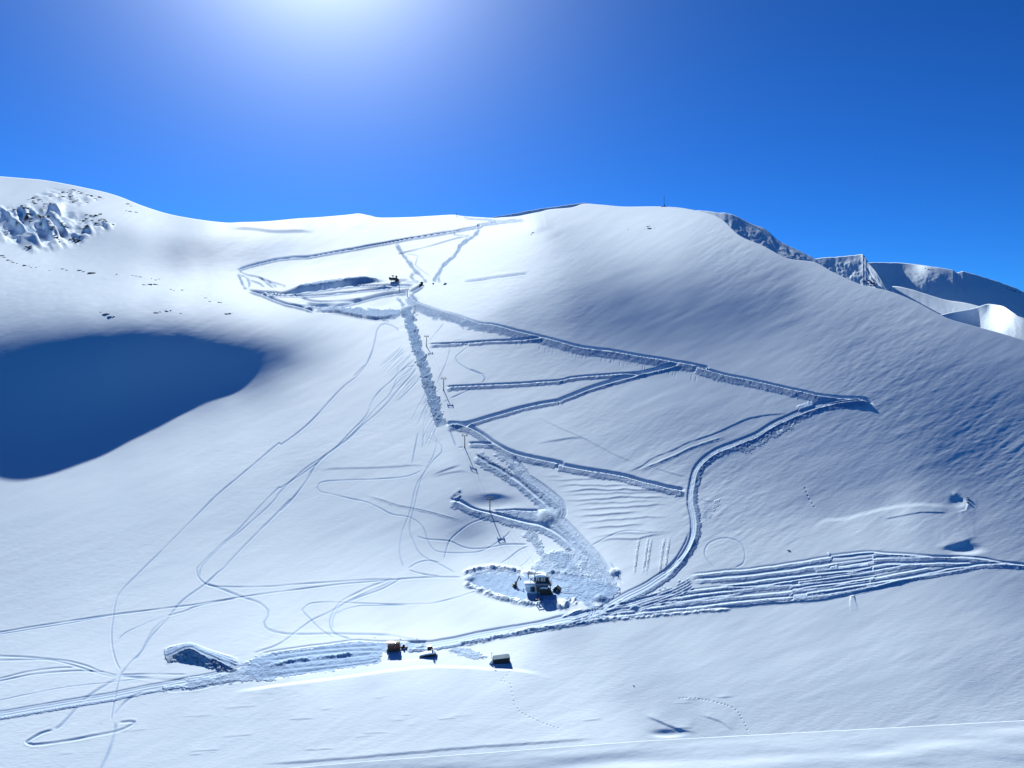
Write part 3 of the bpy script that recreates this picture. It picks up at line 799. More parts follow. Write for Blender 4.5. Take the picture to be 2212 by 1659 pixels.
# --- sledge and ski tracks
for t, w, h in [
    ('B 1500,1225 1500,1190 1440,1160 1390,1145 1350,1160 1320,1200 1300,1290 1270,1400 1210,1520 1120,1600 F 670,0 600,90 500,170 400,270 300,380 200,480 100,560 0,630 E 2000,760 1800,930 1560,1130 1400,1290 1250,1440 1100,1590 I 1210,0 1100,110 1000,210 940,290 915,390 905,480 895,560 900,680 930,800 970,880', 1.7, 1.3),
    ('F 1075,15 1040,70 960,160 860,280 760,380 650,470 560,560 470,630 380,700 270,790 140,880 0,970 E 2000,1080 1850,1230 1700,1390 1560,1510 1420,1650 I 1580,60 1590,120 1640,175 1720,200 1900,205 2211,197 J 300,360 700,335 1000,322', 1.6, 1.1),
    ('F 930,0 930,50 880,120 780,210 720,290 690,370 640,440 540,540 450,640 330,730 180,830 0,1000 E 1950,1190 1750,1370 1600,1490 1450,1640 I 1605,75 1600,130', 1.6, 1.1),
    ('F 920,100 860,230 760,330 680,420 590,520 500,600', 1.2, 0.9), ('F 940,60 990,20 1075,10', 1.2, 0.9),
    ('F 380,690 280,790 200,920 100,1050 0,1150 E 2080,1170 1900,1350 1750,1500 1600,1659 I 1750,90 1650,180 1540,260 1450,330 1390,400 1340,470 1280,530 1200,620 1130,730 1060,800 1000,870 960,930 930,1050 905,1180 890,1280', 1.9, 1.4),
    ('I 1340,460 1280,500 1220,560 1170,650 1120,750 1070,800', 1.6, 1.0),
    ('I 930,1290 915,1370 880,1500 840,1600 810,1659 790,1720', 3.6, 1.6),
    ('I 1640,175 1800,230 1960,290 2080,330 2150,390 2150,440 2120,490 2130,530 2211,570 J 110,680 200,705 320,715 550,710 900,715 1000,725 1200,765', 2.2, 1.1),
    ('I 0,570 200,535 500,490 800,445 1000,415 1300,380 1600,340 1900,290 2211,245 J 200,410 500,375 800,345 1100,320 1300,308 1480,308', 1.5, 1.5),
    ('I 0,585 250,545 600,490 900,437 1300,382', 1.1, 1.2),
    ('I 1330,440 1480,400 1600,355 1900,295', 1.6, 1.3),
    ('I 940,640 1000,580 1100,530 1220,480 1330,435', 1.2, 0.8),
    ('I -300,750 0,760 200,768 400,785 550,800 700,840 800,880 950,920', 1.8, 1.5), ('I -300,805 0,795 350,790 500,810 640,850 800,900 940,930', 1.7, 1.3),
    ('I -300,1000 0,940 200,890 400,860 600,850', 1.5, 1.4), ('I -300,1020 0,960 250,910 500,885 680,880 850,890', 1.5, 1.4),
    ('I 960,910 1200,905 1500,910', 1.6, 1.2), ('I 960,920 1200,940 1350,955 1500,945', 2.6, 1.2), ('I -300,1180 0,1115 300,1050 600,1000 900,970 1150,940', 0.9, 1.0),
    ('I 940,940 820,1010 700,1090 620,1170 540,1260 470,1330 430,1350', 2.8, 1.1),
    ('I 430,1350 330,1380 240,1430 210,1450 260,1470 400,1460 600,1430 800,1390 950,1360 1060,1310 1080,1290 1040,1285 950,1295', 2.4, 1.8),
    ('I 910,1240 960,1180 1030,1110 1150,1050 1280,1030 1400,1040', 2.4, 1.2), ('I 780,1310 830,1302', 2.5, 1.0),
    ('J 1050,320 1000,350 900,400 770,445 650,500 540,560 430,610 330,680 240,750 150,800 0,850', 1.9, 1.2),
    ('J 970,330 850,370 720,430 630,480 580,540 550,600 545,650 580,710 700,750', 1.9, 1.2),
    ('J 1010,325 900,380 760,440 640,500 590,560 565,620 570,680', 1.3, 0.8),
    ('J 570,740 480,680 420,620 370,570 350,545 400,500 500,488 620,490 900,500 1100,500 1280,490 1430,455 1590,405', 1.4, 1.0),
    ('J 580,580 650,540 760,515 900,512 1100,508', 1.4, 0.8),
    ('F 1120,830 1000,880 800,900 550,910 360,920 300,940 285,970 310,1000 400,1020 560,1060 680,1085 780,1130 880,1180 1000,1200 1080,1240 1130,1300 1160,1390 1210,1460 1300,1480 1480,1480 1600,1460 1750,1370 1820,1300', 1.3, 0.9),
    ('F 1060,1350 1150,1375 1330,1390 1420,1430 1520,1450 1640,1440 1780,1415 1950,1415', 1.4, 1.1),
    ('F 1630,1205 1500,1250 1400,1320 1330,1390 1300,1480 1285,1540', 1.5, 1.1),
    ('F 1720,1570 1790,1530 1880,1460 1960,1430', 1.2, 1.0), ('F 1870,1600 1930,1560 1990,1495', 1.2, 1.0),
    ('F 1220,500 1210,570 1270,640 1270,690 1200,760 1150,830 1080,930 1050,1020 1030,1120 1000,1210 960,1310 940,1420 940,1510 970,1600', 1.4, 0.9),
    ('F 1240,560 1210,700 1160,800 1110,900 1080,1000 1055,1110 1030,1200 1015,1300 1050,1400 1110,1500 1270,1580 1380,1640', 1.4, 0.8),
    ('F 1085,520 1070,600 1050,700 1035,795', 1.4, 1.1), ('F 1160,340 1130,440 1125,560 1115,670', 1.3, 1.0), ('F 1140,560 1200,590 1270,640', 1.0, 0.8),
    ('F 1000,1610 1060,1570 1150,1545 1260,1560', 1.4, 1.2), ('F 1000,1615 1080,1640 1200,1659 J 1200,290 1330,303', 1.4, 1.2),
    ('G 1440,1610 1390,1560 1350,1490 1370,1420 1430,1380 1520,1365 1600,1385 1650,1420 1670,1500 1650,1570 1580,1600', 1.5, 0.9),
    ('G 450,1430 560,1370 680,1320 800,1310 950,1330', 1.3, 1.0),
    ('F 1300,0 1270,70 1225,165', 1.0, 0.8), ('B 1955,1330 1940,1400 1910,1500 1840,1640', 1.1, 0.9),
    ('B 1965,1312 2000,1290 2050,1285 2130,1302', 1.1, 0.9), ('B 2120,1330 2050,1390 1995,1440 2010,1480 2100,1540 2212,1585 F 1500,40 1590,75 1612,110 1580,150', 1.1, 0.9),
    ('B 1760,1300 1830,1220 1900,1130', 1.0, 0.7), ('F 1330,270 1430,225 1500,195', 1.3, 1.0), ('F 1270,295 1330,275', 1.0, 0.8), ('F 1230,200 1275,197', 1.6, 1.0), ('F 1390,655 1450,650', 1.5, 1.0),
    ('B 1700,1280 1740,1300', 1.0, 0.8), ('F 1330,500 1355,570 1385,655', 1.6, 0.9),
    ('B 1510,860 1560,850 1580,870', 1.0, 0.8),
    ('J 1500,745 1520,740', 1.0, 0.5)]:
    track(t, w=w * 0.95, h=h * 0.75, pack_shade=0.75)
# snow rolled down from the churned line
for k in range(74):
    f = k / 73
    if k % 2:
        p0 = np.array([1135 + 75 * f + 60 * rng.random(), 190 + 260 * f])
        ln = 90 + 190 * rng.random()
        d = np.array([-0.62 + 0.25 * rng.random(), 1.0])
    else:
        p0 = np.array([940 + 150 * f + 70 * rng.random(), -180 + 250 * f + 40 * rng.random()])
        ln = 150 + 190 * rng.random()
        d = np.array([-1.05 + 0.3 * rng.random(), 0.85])
    d /= np.hypot(*d)
    p1, p2 = p0 + d * ln * 0.5 + rng.standard_normal(2) * 6, p0 + d * ln
    track('F %.0f,%.0f %.0f,%.0f %.0f,%.0f' % (*p0, *p1, *p2), w=0.85 + 0.2 * rng.random(), h=0.5, pack_shade=0.3 + 0.25 * rng.random(), taper=14)
for k in range(60):
    x = 300 + 1900 * rng.random()
    y = 1290 + x * 0.185 + 20
    track('C %.0f,%.0f %.0f,%.0f' % (x, y, x - 14 + 8 * rng.random(), y + 25 + 50 * rng.random()), w=0.9, h=0.7, pack_shade=0.35, taper=6)
# stepped terraces on the right
for t, w, bw, fw in [
    ('L 900,300 1100,277 1400,247 1700,202 2000,152 2100,137 2207,137 H 600,1130 880,1092 1000,1096 1200,1106 1500,1131 1680,1142', 1.6, 4, 8),
    ('L 930,325 1100,320 1400,290 1700,250 2000,205 2207,180 H 600,1210 900,1152 1100,1135 1400,1133 1700,1133 1900,1152 2050,1182 2212,1195 2600,1230', 2.2, 3, 8),
    ('L 1100,370 1300,350 1500,320 1800,290 2207,235 H 500,1260 800,1240 1000,1196 1200,1186 1500,1182 1800,1176', 1.8, 3, 7),
    ('L 820,420 1000,395 1150,380 1400,370 1700,325 2000,290 2207,262 H 300,1345 600,1300 900,1256 1200,1203 1400,1191', 1.5, 3, 7),
    ('L 700,480 900,440 1200,405 1500,375 1800,350 2207,300 H 300,1392 600,1356 900,1312 1200,1262 1450,1212', 1.8, 3, 7),
    ('L 560,530 800,500 1000,470 1300,440 1600,415 1900,380 2207,340 H 300,1445 700,1390 1000,1342 1200,1312 1450,1257 1700,1212 2000,1192 2212,1202 2600,1240', 2.0, 3, 8),
    ('L 480,560 800,535 1000,515 1300,480 1600,455 1900,425 2207,375 H 300,1470 600,1440 1000,1372 1200,1322 1450,1277 1800,1218', 1.8, 3, 6),
    ('L 640,500 900,470 1100,445 1300,420', 1.5, 3, 5), ('L 300,590 500,570 760,545', 2, 3, 5)]:
    road(t, w=w, bw=bw, h=1.1, fw=fw, hf=1.0, rough=0.55, edge=0.35, wob=0.4, pack_shade=0.42, taper=24)
scarp('L 1050,530 1300,518 1500,500 1800,482 2000,445 2207,395 H 780,1450 950,1410 1100,1365 1300,1330', h=2.4, bw=3.2, back=14, taper=40, rough=0.1)
# footprints
for t, n in [('L 840,1165 1000,1175 1180,1220 1260,1280 1320,1400', 34), ('J 1820,990 1760,1050 1820,1070 1840,1170 1870,1240 2000,1320 2160,1380', 44), ('H 390,560 430,650 465,715', 9)]:
    for u, v in smooth_line(trace(t), 4)[::2]:
        mound(u + rng.normal() * 0.8, v + rng.normal() * 0.5, 1.3, 0.9, -1.4, pack_shade=0.5)

# --- wind-worked surface: long soft waves and fine sastrugi
def wind(cells, ang, amp, seed, mask=1.0):
    """ridges drawn out along ang (radians from +u, downward) in survey units"""
    r = np.random.default_rng(seed)
    g = r.standard_normal((260, 260))
    ca, sa = math.cos(ang), math.sin(ang)
    p, q = (MUU * ca + MVV * sa) / cells[0] + 100, (-MUU * sa + MVV * ca) / cells[1] + 100
    ip, iq = np.floor(p).astype(int), np.floor(q).astype(int)
    wp, wq = cubic_weights(p - ip), cubic_weights(q - iq)
    s = 0
    for a in range(4):
        for b in range(4):
            s = s + wp[a] * wq[b] * g[(ip + a - 1) % 260, (iq + b - 1) % 260]
    return amp * s * mask

def in_poly(text, soft):
    P = trace(text)
    ins = np.zeros(MUU.shape, bool)
    dmin = np.full(MUU.shape, 1e9)
    for (x0, y0), (x1, y1) in zip(P, np.roll(P, -1, 0)):
        ins ^= ((y0 > MVV) != (y1 > MVV)) & (MUU < (x1 - x0) * (MVV - y0) / (y1 - y0 + 1e-12) + x0)
        ex, ey = x1 - x0, y1 - y0
        t = np.clip(((MUU - x0) * ex + (MVV - y0) * ey) / (ex * ex + ey * ey + 1e-9), 0, 1)
        dmin = np.minimum(dmin, np.hypot(MUU - x0 - t * ex, MVV - y0 - t * ey))
    return ins * sm(dmin / soft)
fm = in_poly('A -200,370 60,350 300,335 560,330 760,430 1010,520 980,590 840,640 700,740 560,760 420,790 280,800 120,720 -40,690 -200,650', 26)
fm2 = in_poly('A 420,200 620,210 960,300 900,340 700,400 480,360 300,330 200,310', 16)
rib = wind((34, 9), 0.85, 1.0, 71) + 0.6 * wind((15, 6), 0.7, 1.0, 72)
step = wind((16, 5), 0.15, 1.0, 73) + 0.7 * wind((7, 3), 0.1, 1.0, 74)
FACE_H = (1.9 * np.abs(rib) ** 0.8 * np.sign(rib) + 1.0 * step)
ROCKY = fm * np.clip(sm((wind((9, 3), 0.35, 1.0, 75) - 0.55) * 2.5) * sm(1.2 - np.abs(rib)) + sm((wind((5, 2), 0.2, 1.0, 76) - 0.95) * 3), 0, 1) + 0.8 * fm2 * sm((wind((9, 2), 0.1, 1.0, 77) - 0.9) * 3)
OFF += fm * (FACE_H * 3.3 + 6.5 * sm((rib + 0.2) * 1.4)) * PXM + fm2 * step * 0.8 * PXM * HS
ROUGH = np.maximum(ROUGH, 0.5 * fm * sm(-rib))
calm = 1 - 0.8 * np.exp(-((MUU - 150) / 420) ** 2 - ((MVV - 880) / 75) ** 2)
right = sm((MUU - 1000) / 500) * sm((1320 - MVV) / 200)
gust = np.clip(0.9 + 0.8 * noise_field(DEP.shape, 90, 110, 16), 0.1, 2.2)
WV = wind((60, 13), -0.35, 0.7, 11) + wind((26, 6), -0.45, 0.34, 12) + wind((170, 60), -0.3, 2.2, 13)
WV = WV + right * gust * (0.38 * wind((52, 9), -0.72, 0.7, 14) * noise_field(DEP.shape, 60, 70, 19) + wind((24, 4.5), -0.62, 0.26, 15) + wind((9, 2.6), -0.5, 0.22, 17)) + 0.16 * gust * wind((8, 2.4), -0.2, 1.0, 18)
fade_crest = sm((MVV - cr[None, :]) / 30)
OFF += WV * calm * PXM * np.minimum(HS, 2.0) * 0.34 * (0.35 + 0.65 * fade_crest)
# broken snow
ROUGH *= np.clip(0.85 + 0.25 * N_MID, 0.2, 1.4)
OFF += ROUGH * (1.05 * N_FINE + 0.35 * N_MID) * PXM * np.minimum(HS, 1.5) * 0.40
print('features done')
def grid_mesh(name, X, Y, Z, attrs=None):
    nr, nc = X.shape
    me = bpy.data.meshes.new(name)
    co = np.stack([X, Y, Z], -1).reshape(-1, 3).astype(np.float32)
    idx = np.arange(nr * nc).reshape(nr, nc)
    quads = np.stack([idx[:-1, :-1], idx[:-1, 1:], idx[1:, 1:], idx[1:, :-1]], -1).reshape(-1, 4).astype(np.int32)
    me.vertices.add(len(co))
    me.vertices.foreach_set('co', co.ravel())
    me.loops.add(quads.size)
    me.loops.foreach_set('vertex_index', quads.ravel())
    me.polygons.add(len(quads))
    me.polygons.foreach_set('loop_start', np.arange(0, quads.size, 4, dtype=np.int32))
    me.polygons.foreach_set('use_smooth', np.ones(len(quads), bool))
    me.update()
    for k, a in (attrs or {}).items():
        at = me.attributes.new(k, 'FLOAT', 'POINT')
        at.data.foreach_set('value', a.reshape(-1).astype(np.float32))
    return me
# ------------------------------------------------------------------ materials
def new_mat(name):
    m = bpy.data.materials.new(name)
    m.use_nodes = True
    return m, m.node_tree, m.node_tree.nodes['Principled BSDF']

def noise_node(nt, scale, detail=3, vec=None, rough=0.55):
    n = nt.nodes.new('ShaderNodeTexNoise')
    n.inputs['Scale'].default_value = scale
    n.inputs['Detail'].default_value = detail
    n.inputs['Roughness'].default_value = rough
    if vec is not None:
        nt.links.new(vec, n.inputs['Vector'])
    return n

def snow_material(name, near=False):
    m, nt, b = new_mat(name)
    L = nt.links.new
    geo = nt.nodes.new('ShaderNodeTexCoord')
    pos = geo.outputs['Object']
    pk = nt.nodes.new('ShaderNodeAttribute')
    pk.attribute_name = 'pack_shade'
    rf = nt.nodes.new('ShaderNodeAttribute')
    rf.attribute_name = 'rough'
    # fresh snow, and the greyer trodden snow of tracks and spoil, self-shading painted in
    var = noise_node(nt, 0.02, 4, pos)
    ramp = nt.nodes.new('ShaderNodeMixRGB')
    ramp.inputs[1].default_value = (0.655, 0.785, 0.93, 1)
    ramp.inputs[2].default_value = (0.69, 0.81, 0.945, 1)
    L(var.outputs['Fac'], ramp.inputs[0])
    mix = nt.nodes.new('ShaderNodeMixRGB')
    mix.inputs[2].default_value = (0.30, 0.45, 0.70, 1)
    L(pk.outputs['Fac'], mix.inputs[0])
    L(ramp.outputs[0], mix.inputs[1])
    rk = nt.nodes.new('ShaderNodeAttribute')
    rk.attribute_name = 'rocky'
    stone = noise_node(nt, 0.15, 5, pos, 0.7)
    sc_ = nt.nodes.new('ShaderNodeMixRGB')
    sc_.inputs[1].default_value = (0.020, 0.018, 0.018, 1)
    sc_.inputs[2].default_value = (0.105, 0.085, 0.068, 1)
    L(stone.outputs['Fac'], sc_.inputs[0])
    mix2 = nt.nodes.new('ShaderNodeMixRGB')
    L(rk.outputs['Fac'], mix2.inputs[0])
    L(mix.outputs[0], mix2.inputs[1])
    L(sc_.outputs[0], mix2.inputs[2])
    L(mix2.outputs[0], b.inputs['Base Color'])
    b.inputs['Roughness'].default_value = 0.7
    sh = nt.nodes.new('ShaderNodeMapRange')             # smooth crust glints towards the sun, broken snow does not
    sh.inputs['To Min'].default_value = 0.0022 if not near else 0.002
    sh.inputs['To Max'].default_value = 0.0
    sh.inputs['From Max'].default_value = 0.6
    L(pk.outputs['Fac'], sh.inputs['Value'])
    L(sh.outputs['Result'], b.inputs['Specular IOR Level'])
    # relief: crust grain everywhere, lumps where the snow is broken
    mp = nt.nodes.new('ShaderNodeMapping')
    mp.inputs['Rotation'].default_value = (0, 0, 0.5)
    mp.inputs['Scale'].default_value = (0.35, 1.0, 0.6)
    L(pos, mp.inputs['Vector'])
    grain = noise_node(nt, 0.9 if not near else 3.0, 4, mp.outputs['Vector'])
    bump = nt.nodes.new('ShaderNodeBump')
    bump.inputs['Strength'].default_value = 0.14 if not near else 0.12
    bump.inputs['Distance'].default_value = 0.55 if not near else 0.12
    L(grain.outputs['Fac'], bump.inputs['Height'])
    lump = noise_node(nt, 0.55, 5, pos, 0.7)
    ml = nt.nodes.new('ShaderNodeMath')
    ml.operation = 'MULTIPLY'
    L(lump.outputs['Fac'], ml.inputs[0])
    L(rf.outputs['Fac'], ml.inputs[1])
    bump2 = nt.nodes.new('ShaderNodeBump')
    bump2.inputs['Strength'].default_value = 0.9
    bump2.inputs['Distance'].default_value = 2.6
    L(ml.outputs[0], bump2.inputs['Height'])
    L(bump.outputs['Normal'], bump2.inputs['Normal'])
    L(bump2.outputs['Normal'], b.inputs['Normal'])
    return m

M_SNOW = snow_material('snow')
M_NEAR = snow_material('near_snow', True)

def structure(name, me, mats):
    for m in mats:
        me.materials.append(m)
    o = bpy.data.objects.new(name, me)
    o['kind'] = 'structure'
    COL.objects.link(o)
    return o

# ------------------------------------------------------------------ the main slope, closed behind its crest
Z = MZ + OFF
k = np.arange(1, 19)[:, None]
back = 0.012 * k ** 1.6
BX, BY = MX[-1] * (1 + back), MY[-1] * (1 + back)
rise = (Z[-1] - Z[-3]) / np.maximum(MY[-1] - MY[-3], 1e-3)
dy = BY - MY[-1]
BZ = Z[-1] + np.clip(rise, -0.2, 0.35) * dy * np.exp(-k / 3.0) * 0.3 - 0.5 * dy * (1 - np.exp(-k / 5.0)) - 0.004 * DEP[-1] * (k / 18.0)
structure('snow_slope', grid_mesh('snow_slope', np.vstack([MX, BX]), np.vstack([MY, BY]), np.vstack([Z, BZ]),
          {'pack_shade': np.vstack([PACK_SHADE, np.zeros_like(BX)]), 'rough': np.vstack([ROUGH, np.zeros_like(BX)]), 'rocky': np.vstack([ROCKY, np.zeros_like(BX)])}), [M_SNOW])

def hill(name, crest, v_low, d_low, tones, u0, u1, nu=220, nr=90, noise=0.0, seed=3, lump=5, down=True):
    """a farther slope: starts d_low away at v_low and climbs as steeply as each tone asks, up to its crest line"""
    cl = smooth_line(crest, 5)
    us = np.linspace(u0, u1, nu)
    tv = np.linspace(0, 1, nr)[:, None]
    top = np.interp(us, cl[:, 0], cl[:, 1])
    jag = noise_field((3, nu), 3, 4, seed + 5)[1]
    top = top + noise * 0.5 * jag
    U = np.broadcast_to(us, (nr, nu))
    V = v_low + (top[None] - v_low) * tv
    t = np.array(tones, float)
    b = np.where(t[:, 2] > 20, (srgb_lin(t[:, 2]) - T_FILL) / T_GAIN, t[:, 2] / 100)
    Bh = np.clip(rbf_eval(t[:, :2], rbf_fit(t[:, :2], b, 4.0), U, V), -0.4, 0.4)
    q = np.full(U.shape, 0.4)
    for _ in range(12):
        q = (LZ - Bh * np.sqrt(1 + q * q)) / LY
    ty = (CV - V) / FOC
    D = np.clip(q - ty, 0.06, 2)
    ly = np.zeros(U.shape)
    ly[1:] = np.cumsum((ty[1:] - ty[:-1]) * 0.5 * (1 / D[1:] + 1 / D[:-1]), 0)
    kk = np.hanning(15 if name != 'far_ridge' else 15)
    kk /= kk.sum()
    lp = np.pad(ly, ((0, 0), (7, 7)), mode='edge')
    ly = sum(w_ * lp[:, i:i + nu] for i, w_ in enumerate(kk))
    y = d_low * np.exp(ly)
    pm = y / FOC
    n = noise_field(U.shape, lump, lump, seed) + 0.5 * noise_field(U.shape, 2, 2, seed + 1)
    X, Zz = y * (U - CU) / FOC, y * (CV - V) / FOC + noise * n * pm * sm((1 - tv) * 8)
    kb = np.arange(1, 9)[:, None]
    yb = y[-1] * (1 + 0.02 * kb ** 1.5)
    xb = X[-1] * (1 + 0.02 * kb ** 1.5)
    zb = Zz[-1] - 0.35 * (yb - y[-1])
    return structure(name, grid_mesh(name, np.vstack([X, xb]), np.vstack([y, yb]), np.vstack([Zz, zb])), [M_SNOW]), (us, V, X, y, Zz)

_, G_CORNICE = hill('cornice_ridge', [(1040, 480), (1058, 473), (1065, 469), (1105, 462.5), (1150, 453.5), (1195, 447), (1238, 441), (1263, 438), (1276, 443), (1290, 452)], 500, 4300,
     [(1060, 480, -15), (1160, 465, -18), (1250, 450, -15), (1160, 450, -12)], 1040, 1290, nu=140, nr=40, noise=0.5, seed=21)
_, G_SHOULDER = hill('shadowed_shoulder', [(1440, 475), (1490, 456), (1520, 455), (1552, 459), (1582, 463), (1618, 481), (1654, 496), (1683, 520), (1719, 538), (1755, 556), (1770, 568), (1820, 612), (1850, 640)], 640, 1650,
     [(1520, 470, 8), (1560, 475, 3), (1600, 490, 90), (1640, 505, 110), (1680, 540, 100), (1720, 550, 95), (1580, 500, 2), (1650, 530, 3), (1750, 570, 90), (1640, 600, 80)], 1440, 1850, nu=260, nr=110, noise=0.7, seed=31, lump=6)
_, G_PEAK = hill('icy_peak', [(1690, 575), (1758, 559), (1806, 555), (1830, 552.5), (1864, 549), (1870, 556), (1877, 569), (1895, 591), (1913, 621), (1940, 668), (1970, 710)], 720, 1900,
     [(1760, 570, 75), (1800, 570, 85), (1850, 570, 80), (1860, 600, 70), (1900, 620, -3), (1800, 610, 70), (1880, 640, 60), (1930, 660, -5)], 1690, 1965, nu=200, nr=110, noise=0.85, seed=41, lump=7)
_, G_FAR = hill('far_ridge', [(1840, 575), (1877, 567.5), (1925, 567), (1970, 570), (2030, 578), (2059, 584), (2066, 589), (2078, 586), (2089, 588), (2149, 606), (2193, 622), (2212, 631), (2300, 668), (2420, 700), (2560, 745)], 790, 2100,
     [(1880, 600, -6), (2000, 620, -10), (2100, 650, -10), (2200, 670, -6), (2300, 690, -6), (2000, 700, -8), (2300, 760, -8), (1980, 578, 20), (2140, 612, 40), (2200, 632, 50)], 1840, 2500, nu=420, nr=150, noise=0.45, seed=51, lump=6)
_, _g = hill('lit_bench', [(1895, 665), (1912, 640), (1921, 624), (1927, 618.5), (1950, 620.5), (1976, 627), (2010, 638), (2045, 648), (2090, 655), (2140, 668), (2220, 690), (2330, 740)], 800, 1700,
     [(1930, 630, 165), (2000, 660, 172), (2050, 660, 178), (2100, 680, 170), (2200, 720, 150), (2000, 740, 165)], 1890, 2340, nu=240, nr=80, noise=0.25, seed=61, lump=8)
_, _g = hill('drift_dune', [(1985, 700), (2020, 684), (2050, 676), (2078, 671), (2100, 667), (2118, 661), (2134, 656.5), (2150, 658), (2168, 662), (2190, 676), (2212, 690), (2290, 730), (2360, 790)], 800, 1450,
     [(2020, 700, 130), (2060, 690, 150), (2085, 682, 200), (2110, 680, 222), (2125, 672, 205), (2138, 690, 235), (2150, 668, 225), (2160, 700, 215), (2170, 720, 150), (2185, 690, 120), (2210, 710, 105), (2260, 730, 100)], 1980, 2370, nu=260, nr=90, noise=0.2, seed=66, lump=9)

# ------------------------------------------------------------------ the near lip of snow at the viewer's feet
def near_lip():
    cl = smooth_line([(-900, 1775), (-420, 1740), (300, 1690), (600, 1661.5), (800, 1644), (1000, 1629.5), (1100, 1622), (1300, 1607), (1400, 1600), (1600, 1589), (1900, 1573), (2212, 1556), (2480, 1541), (2700, 1528), (3100, 1505)], 6)
    us = np.linspace(-900, 3100, 620)
    top = np.interp(us, cl[:, 0], cl[:, 1])
    nr = 130
    t = np.linspace(0, 1, nr)[:, None] ** 1.4
    U = np.broadcast_to(us, (nr, 620))
    V = top[None] + (2600 - top[None]) * t
    ty = (CV - V) / FOC
    y_top = 31.0 + 0.6 * np.sin(us / 420.0)
    q = 0.385 - 0.03 * np.exp(-t * 40) + 0 * U
    D = np.clip(q - ty, 0.1, 3)
    ly = np.zeros(U.shape)
    ly[1:] = np.cumsum((ty[1:] - ty[:-1]) * 0.5 * (1 / D[1:] + 1 / D[:-1]), 0)
    y = y_top[None] * np.exp(ly)
    n = 0.05 * noise_field(U.shape, 7, 60, 61) + 0.012 * noise_field(U.shape, 3, 14, 62)
    X, Zz = y * (U - CU) / FOC, y * (CV - V) / FOC + n * sm(t * 25)
    kb = np.arange(1, 12)[:, None]
    yb = y[0] * (1 + 0.03 * kb ** 1.4)
    xb = X[0] * (1 + 0.03 * kb ** 1.4)
    zb = Zz[0] - 0.8 * (yb - y[0])
    structure('near_snow', grid_mesh('near_snow', np.vstack([xb[::-1], X]), np.vstack([yb[::-1], y]), np.vstack([zb[::-1], Zz])), [M_NEAR])
near_lip()
# ------------------------------------------------------------------ things
def ground(u, v):
    """the snow surface seen at survey point (u, v): position and metres per survey unit there"""
    c = int(np.argmin(np.abs(MU - u)))
    r = int(np.argmin(np.abs(MVV[:, c] - v)))
    return Vector((MX[r, c], MY[r, c], Z[r, c])), float(PXM[r, c])

def plain(name, col, rough=0.6, metal=0.0, var=0.25, scale=3.0):
    m, nt, b = new_mat(name)
    tc = nt.nodes.new('ShaderNodeTexCoord')
    n = noise_node(nt, scale, 4, tc.outputs['Object'])
    mix = nt.nodes.new('ShaderNodeMixRGB')
    mix.inputs[1].default_value = tuple(c * (1 - var) for c in col) + (1,)
    mix.inputs[2].default_value = tuple(min(1, c * (1 + var)) for c in col) + (1,)
    nt.links.new(n.outputs['Fac'], mix.inputs[0])
    nt.links.new(mix.outputs[0], b.inputs['Base Color'])
    b.inputs['Roughness'].default_value = rough
    b.inputs['Metallic'].default_value = metal
    return m

M_STEEL = plain('dark_steel', (0.035, 0.037, 0.04), 0.5, 0.3)
M_OLIVE = plain('weathered_pole', (0.035, 0.035, 0.030), 0.6)
M_BLACK = plain('black_paint', (0.012, 0.013, 0.016), 0.5)
M_CABIN = plain('dark_boards', (0.022, 0.022, 0.024), 0.7, scale=1.2)
M_BLUE = plain('blue_panel', (0.05, 0.13, 0.26), 0.5)
M_ROOF = plain('teal_roof_sheet', (0.10, 0.22, 0.34), 0.45, 0.2, 0.3, 0.8)
M_RED = plain('red_paint', (0.11, 0.006, 0.008), 0.4)
M_PINK = plain('dusty_red_roof', (0.42, 0.20, 0.19), 0.5)
M_PALE = plain('pale_wall', (0.72, 0.76, 0.82), 0.7)
M_GLASS = plain('dark_glass', (0.02, 0.03, 0.045), 0.12)
M_CURTAIN = plain('pale_window', (0.55, 0.53, 0.50), 0.6)
M_ROCK = plain('rock', (0.040, 0.036, 0.034), 0.9, 0, 0.5, 0.5)
M_BROWN = plain('brown_wood', (0.06, 0.045, 0.035), 0.8)

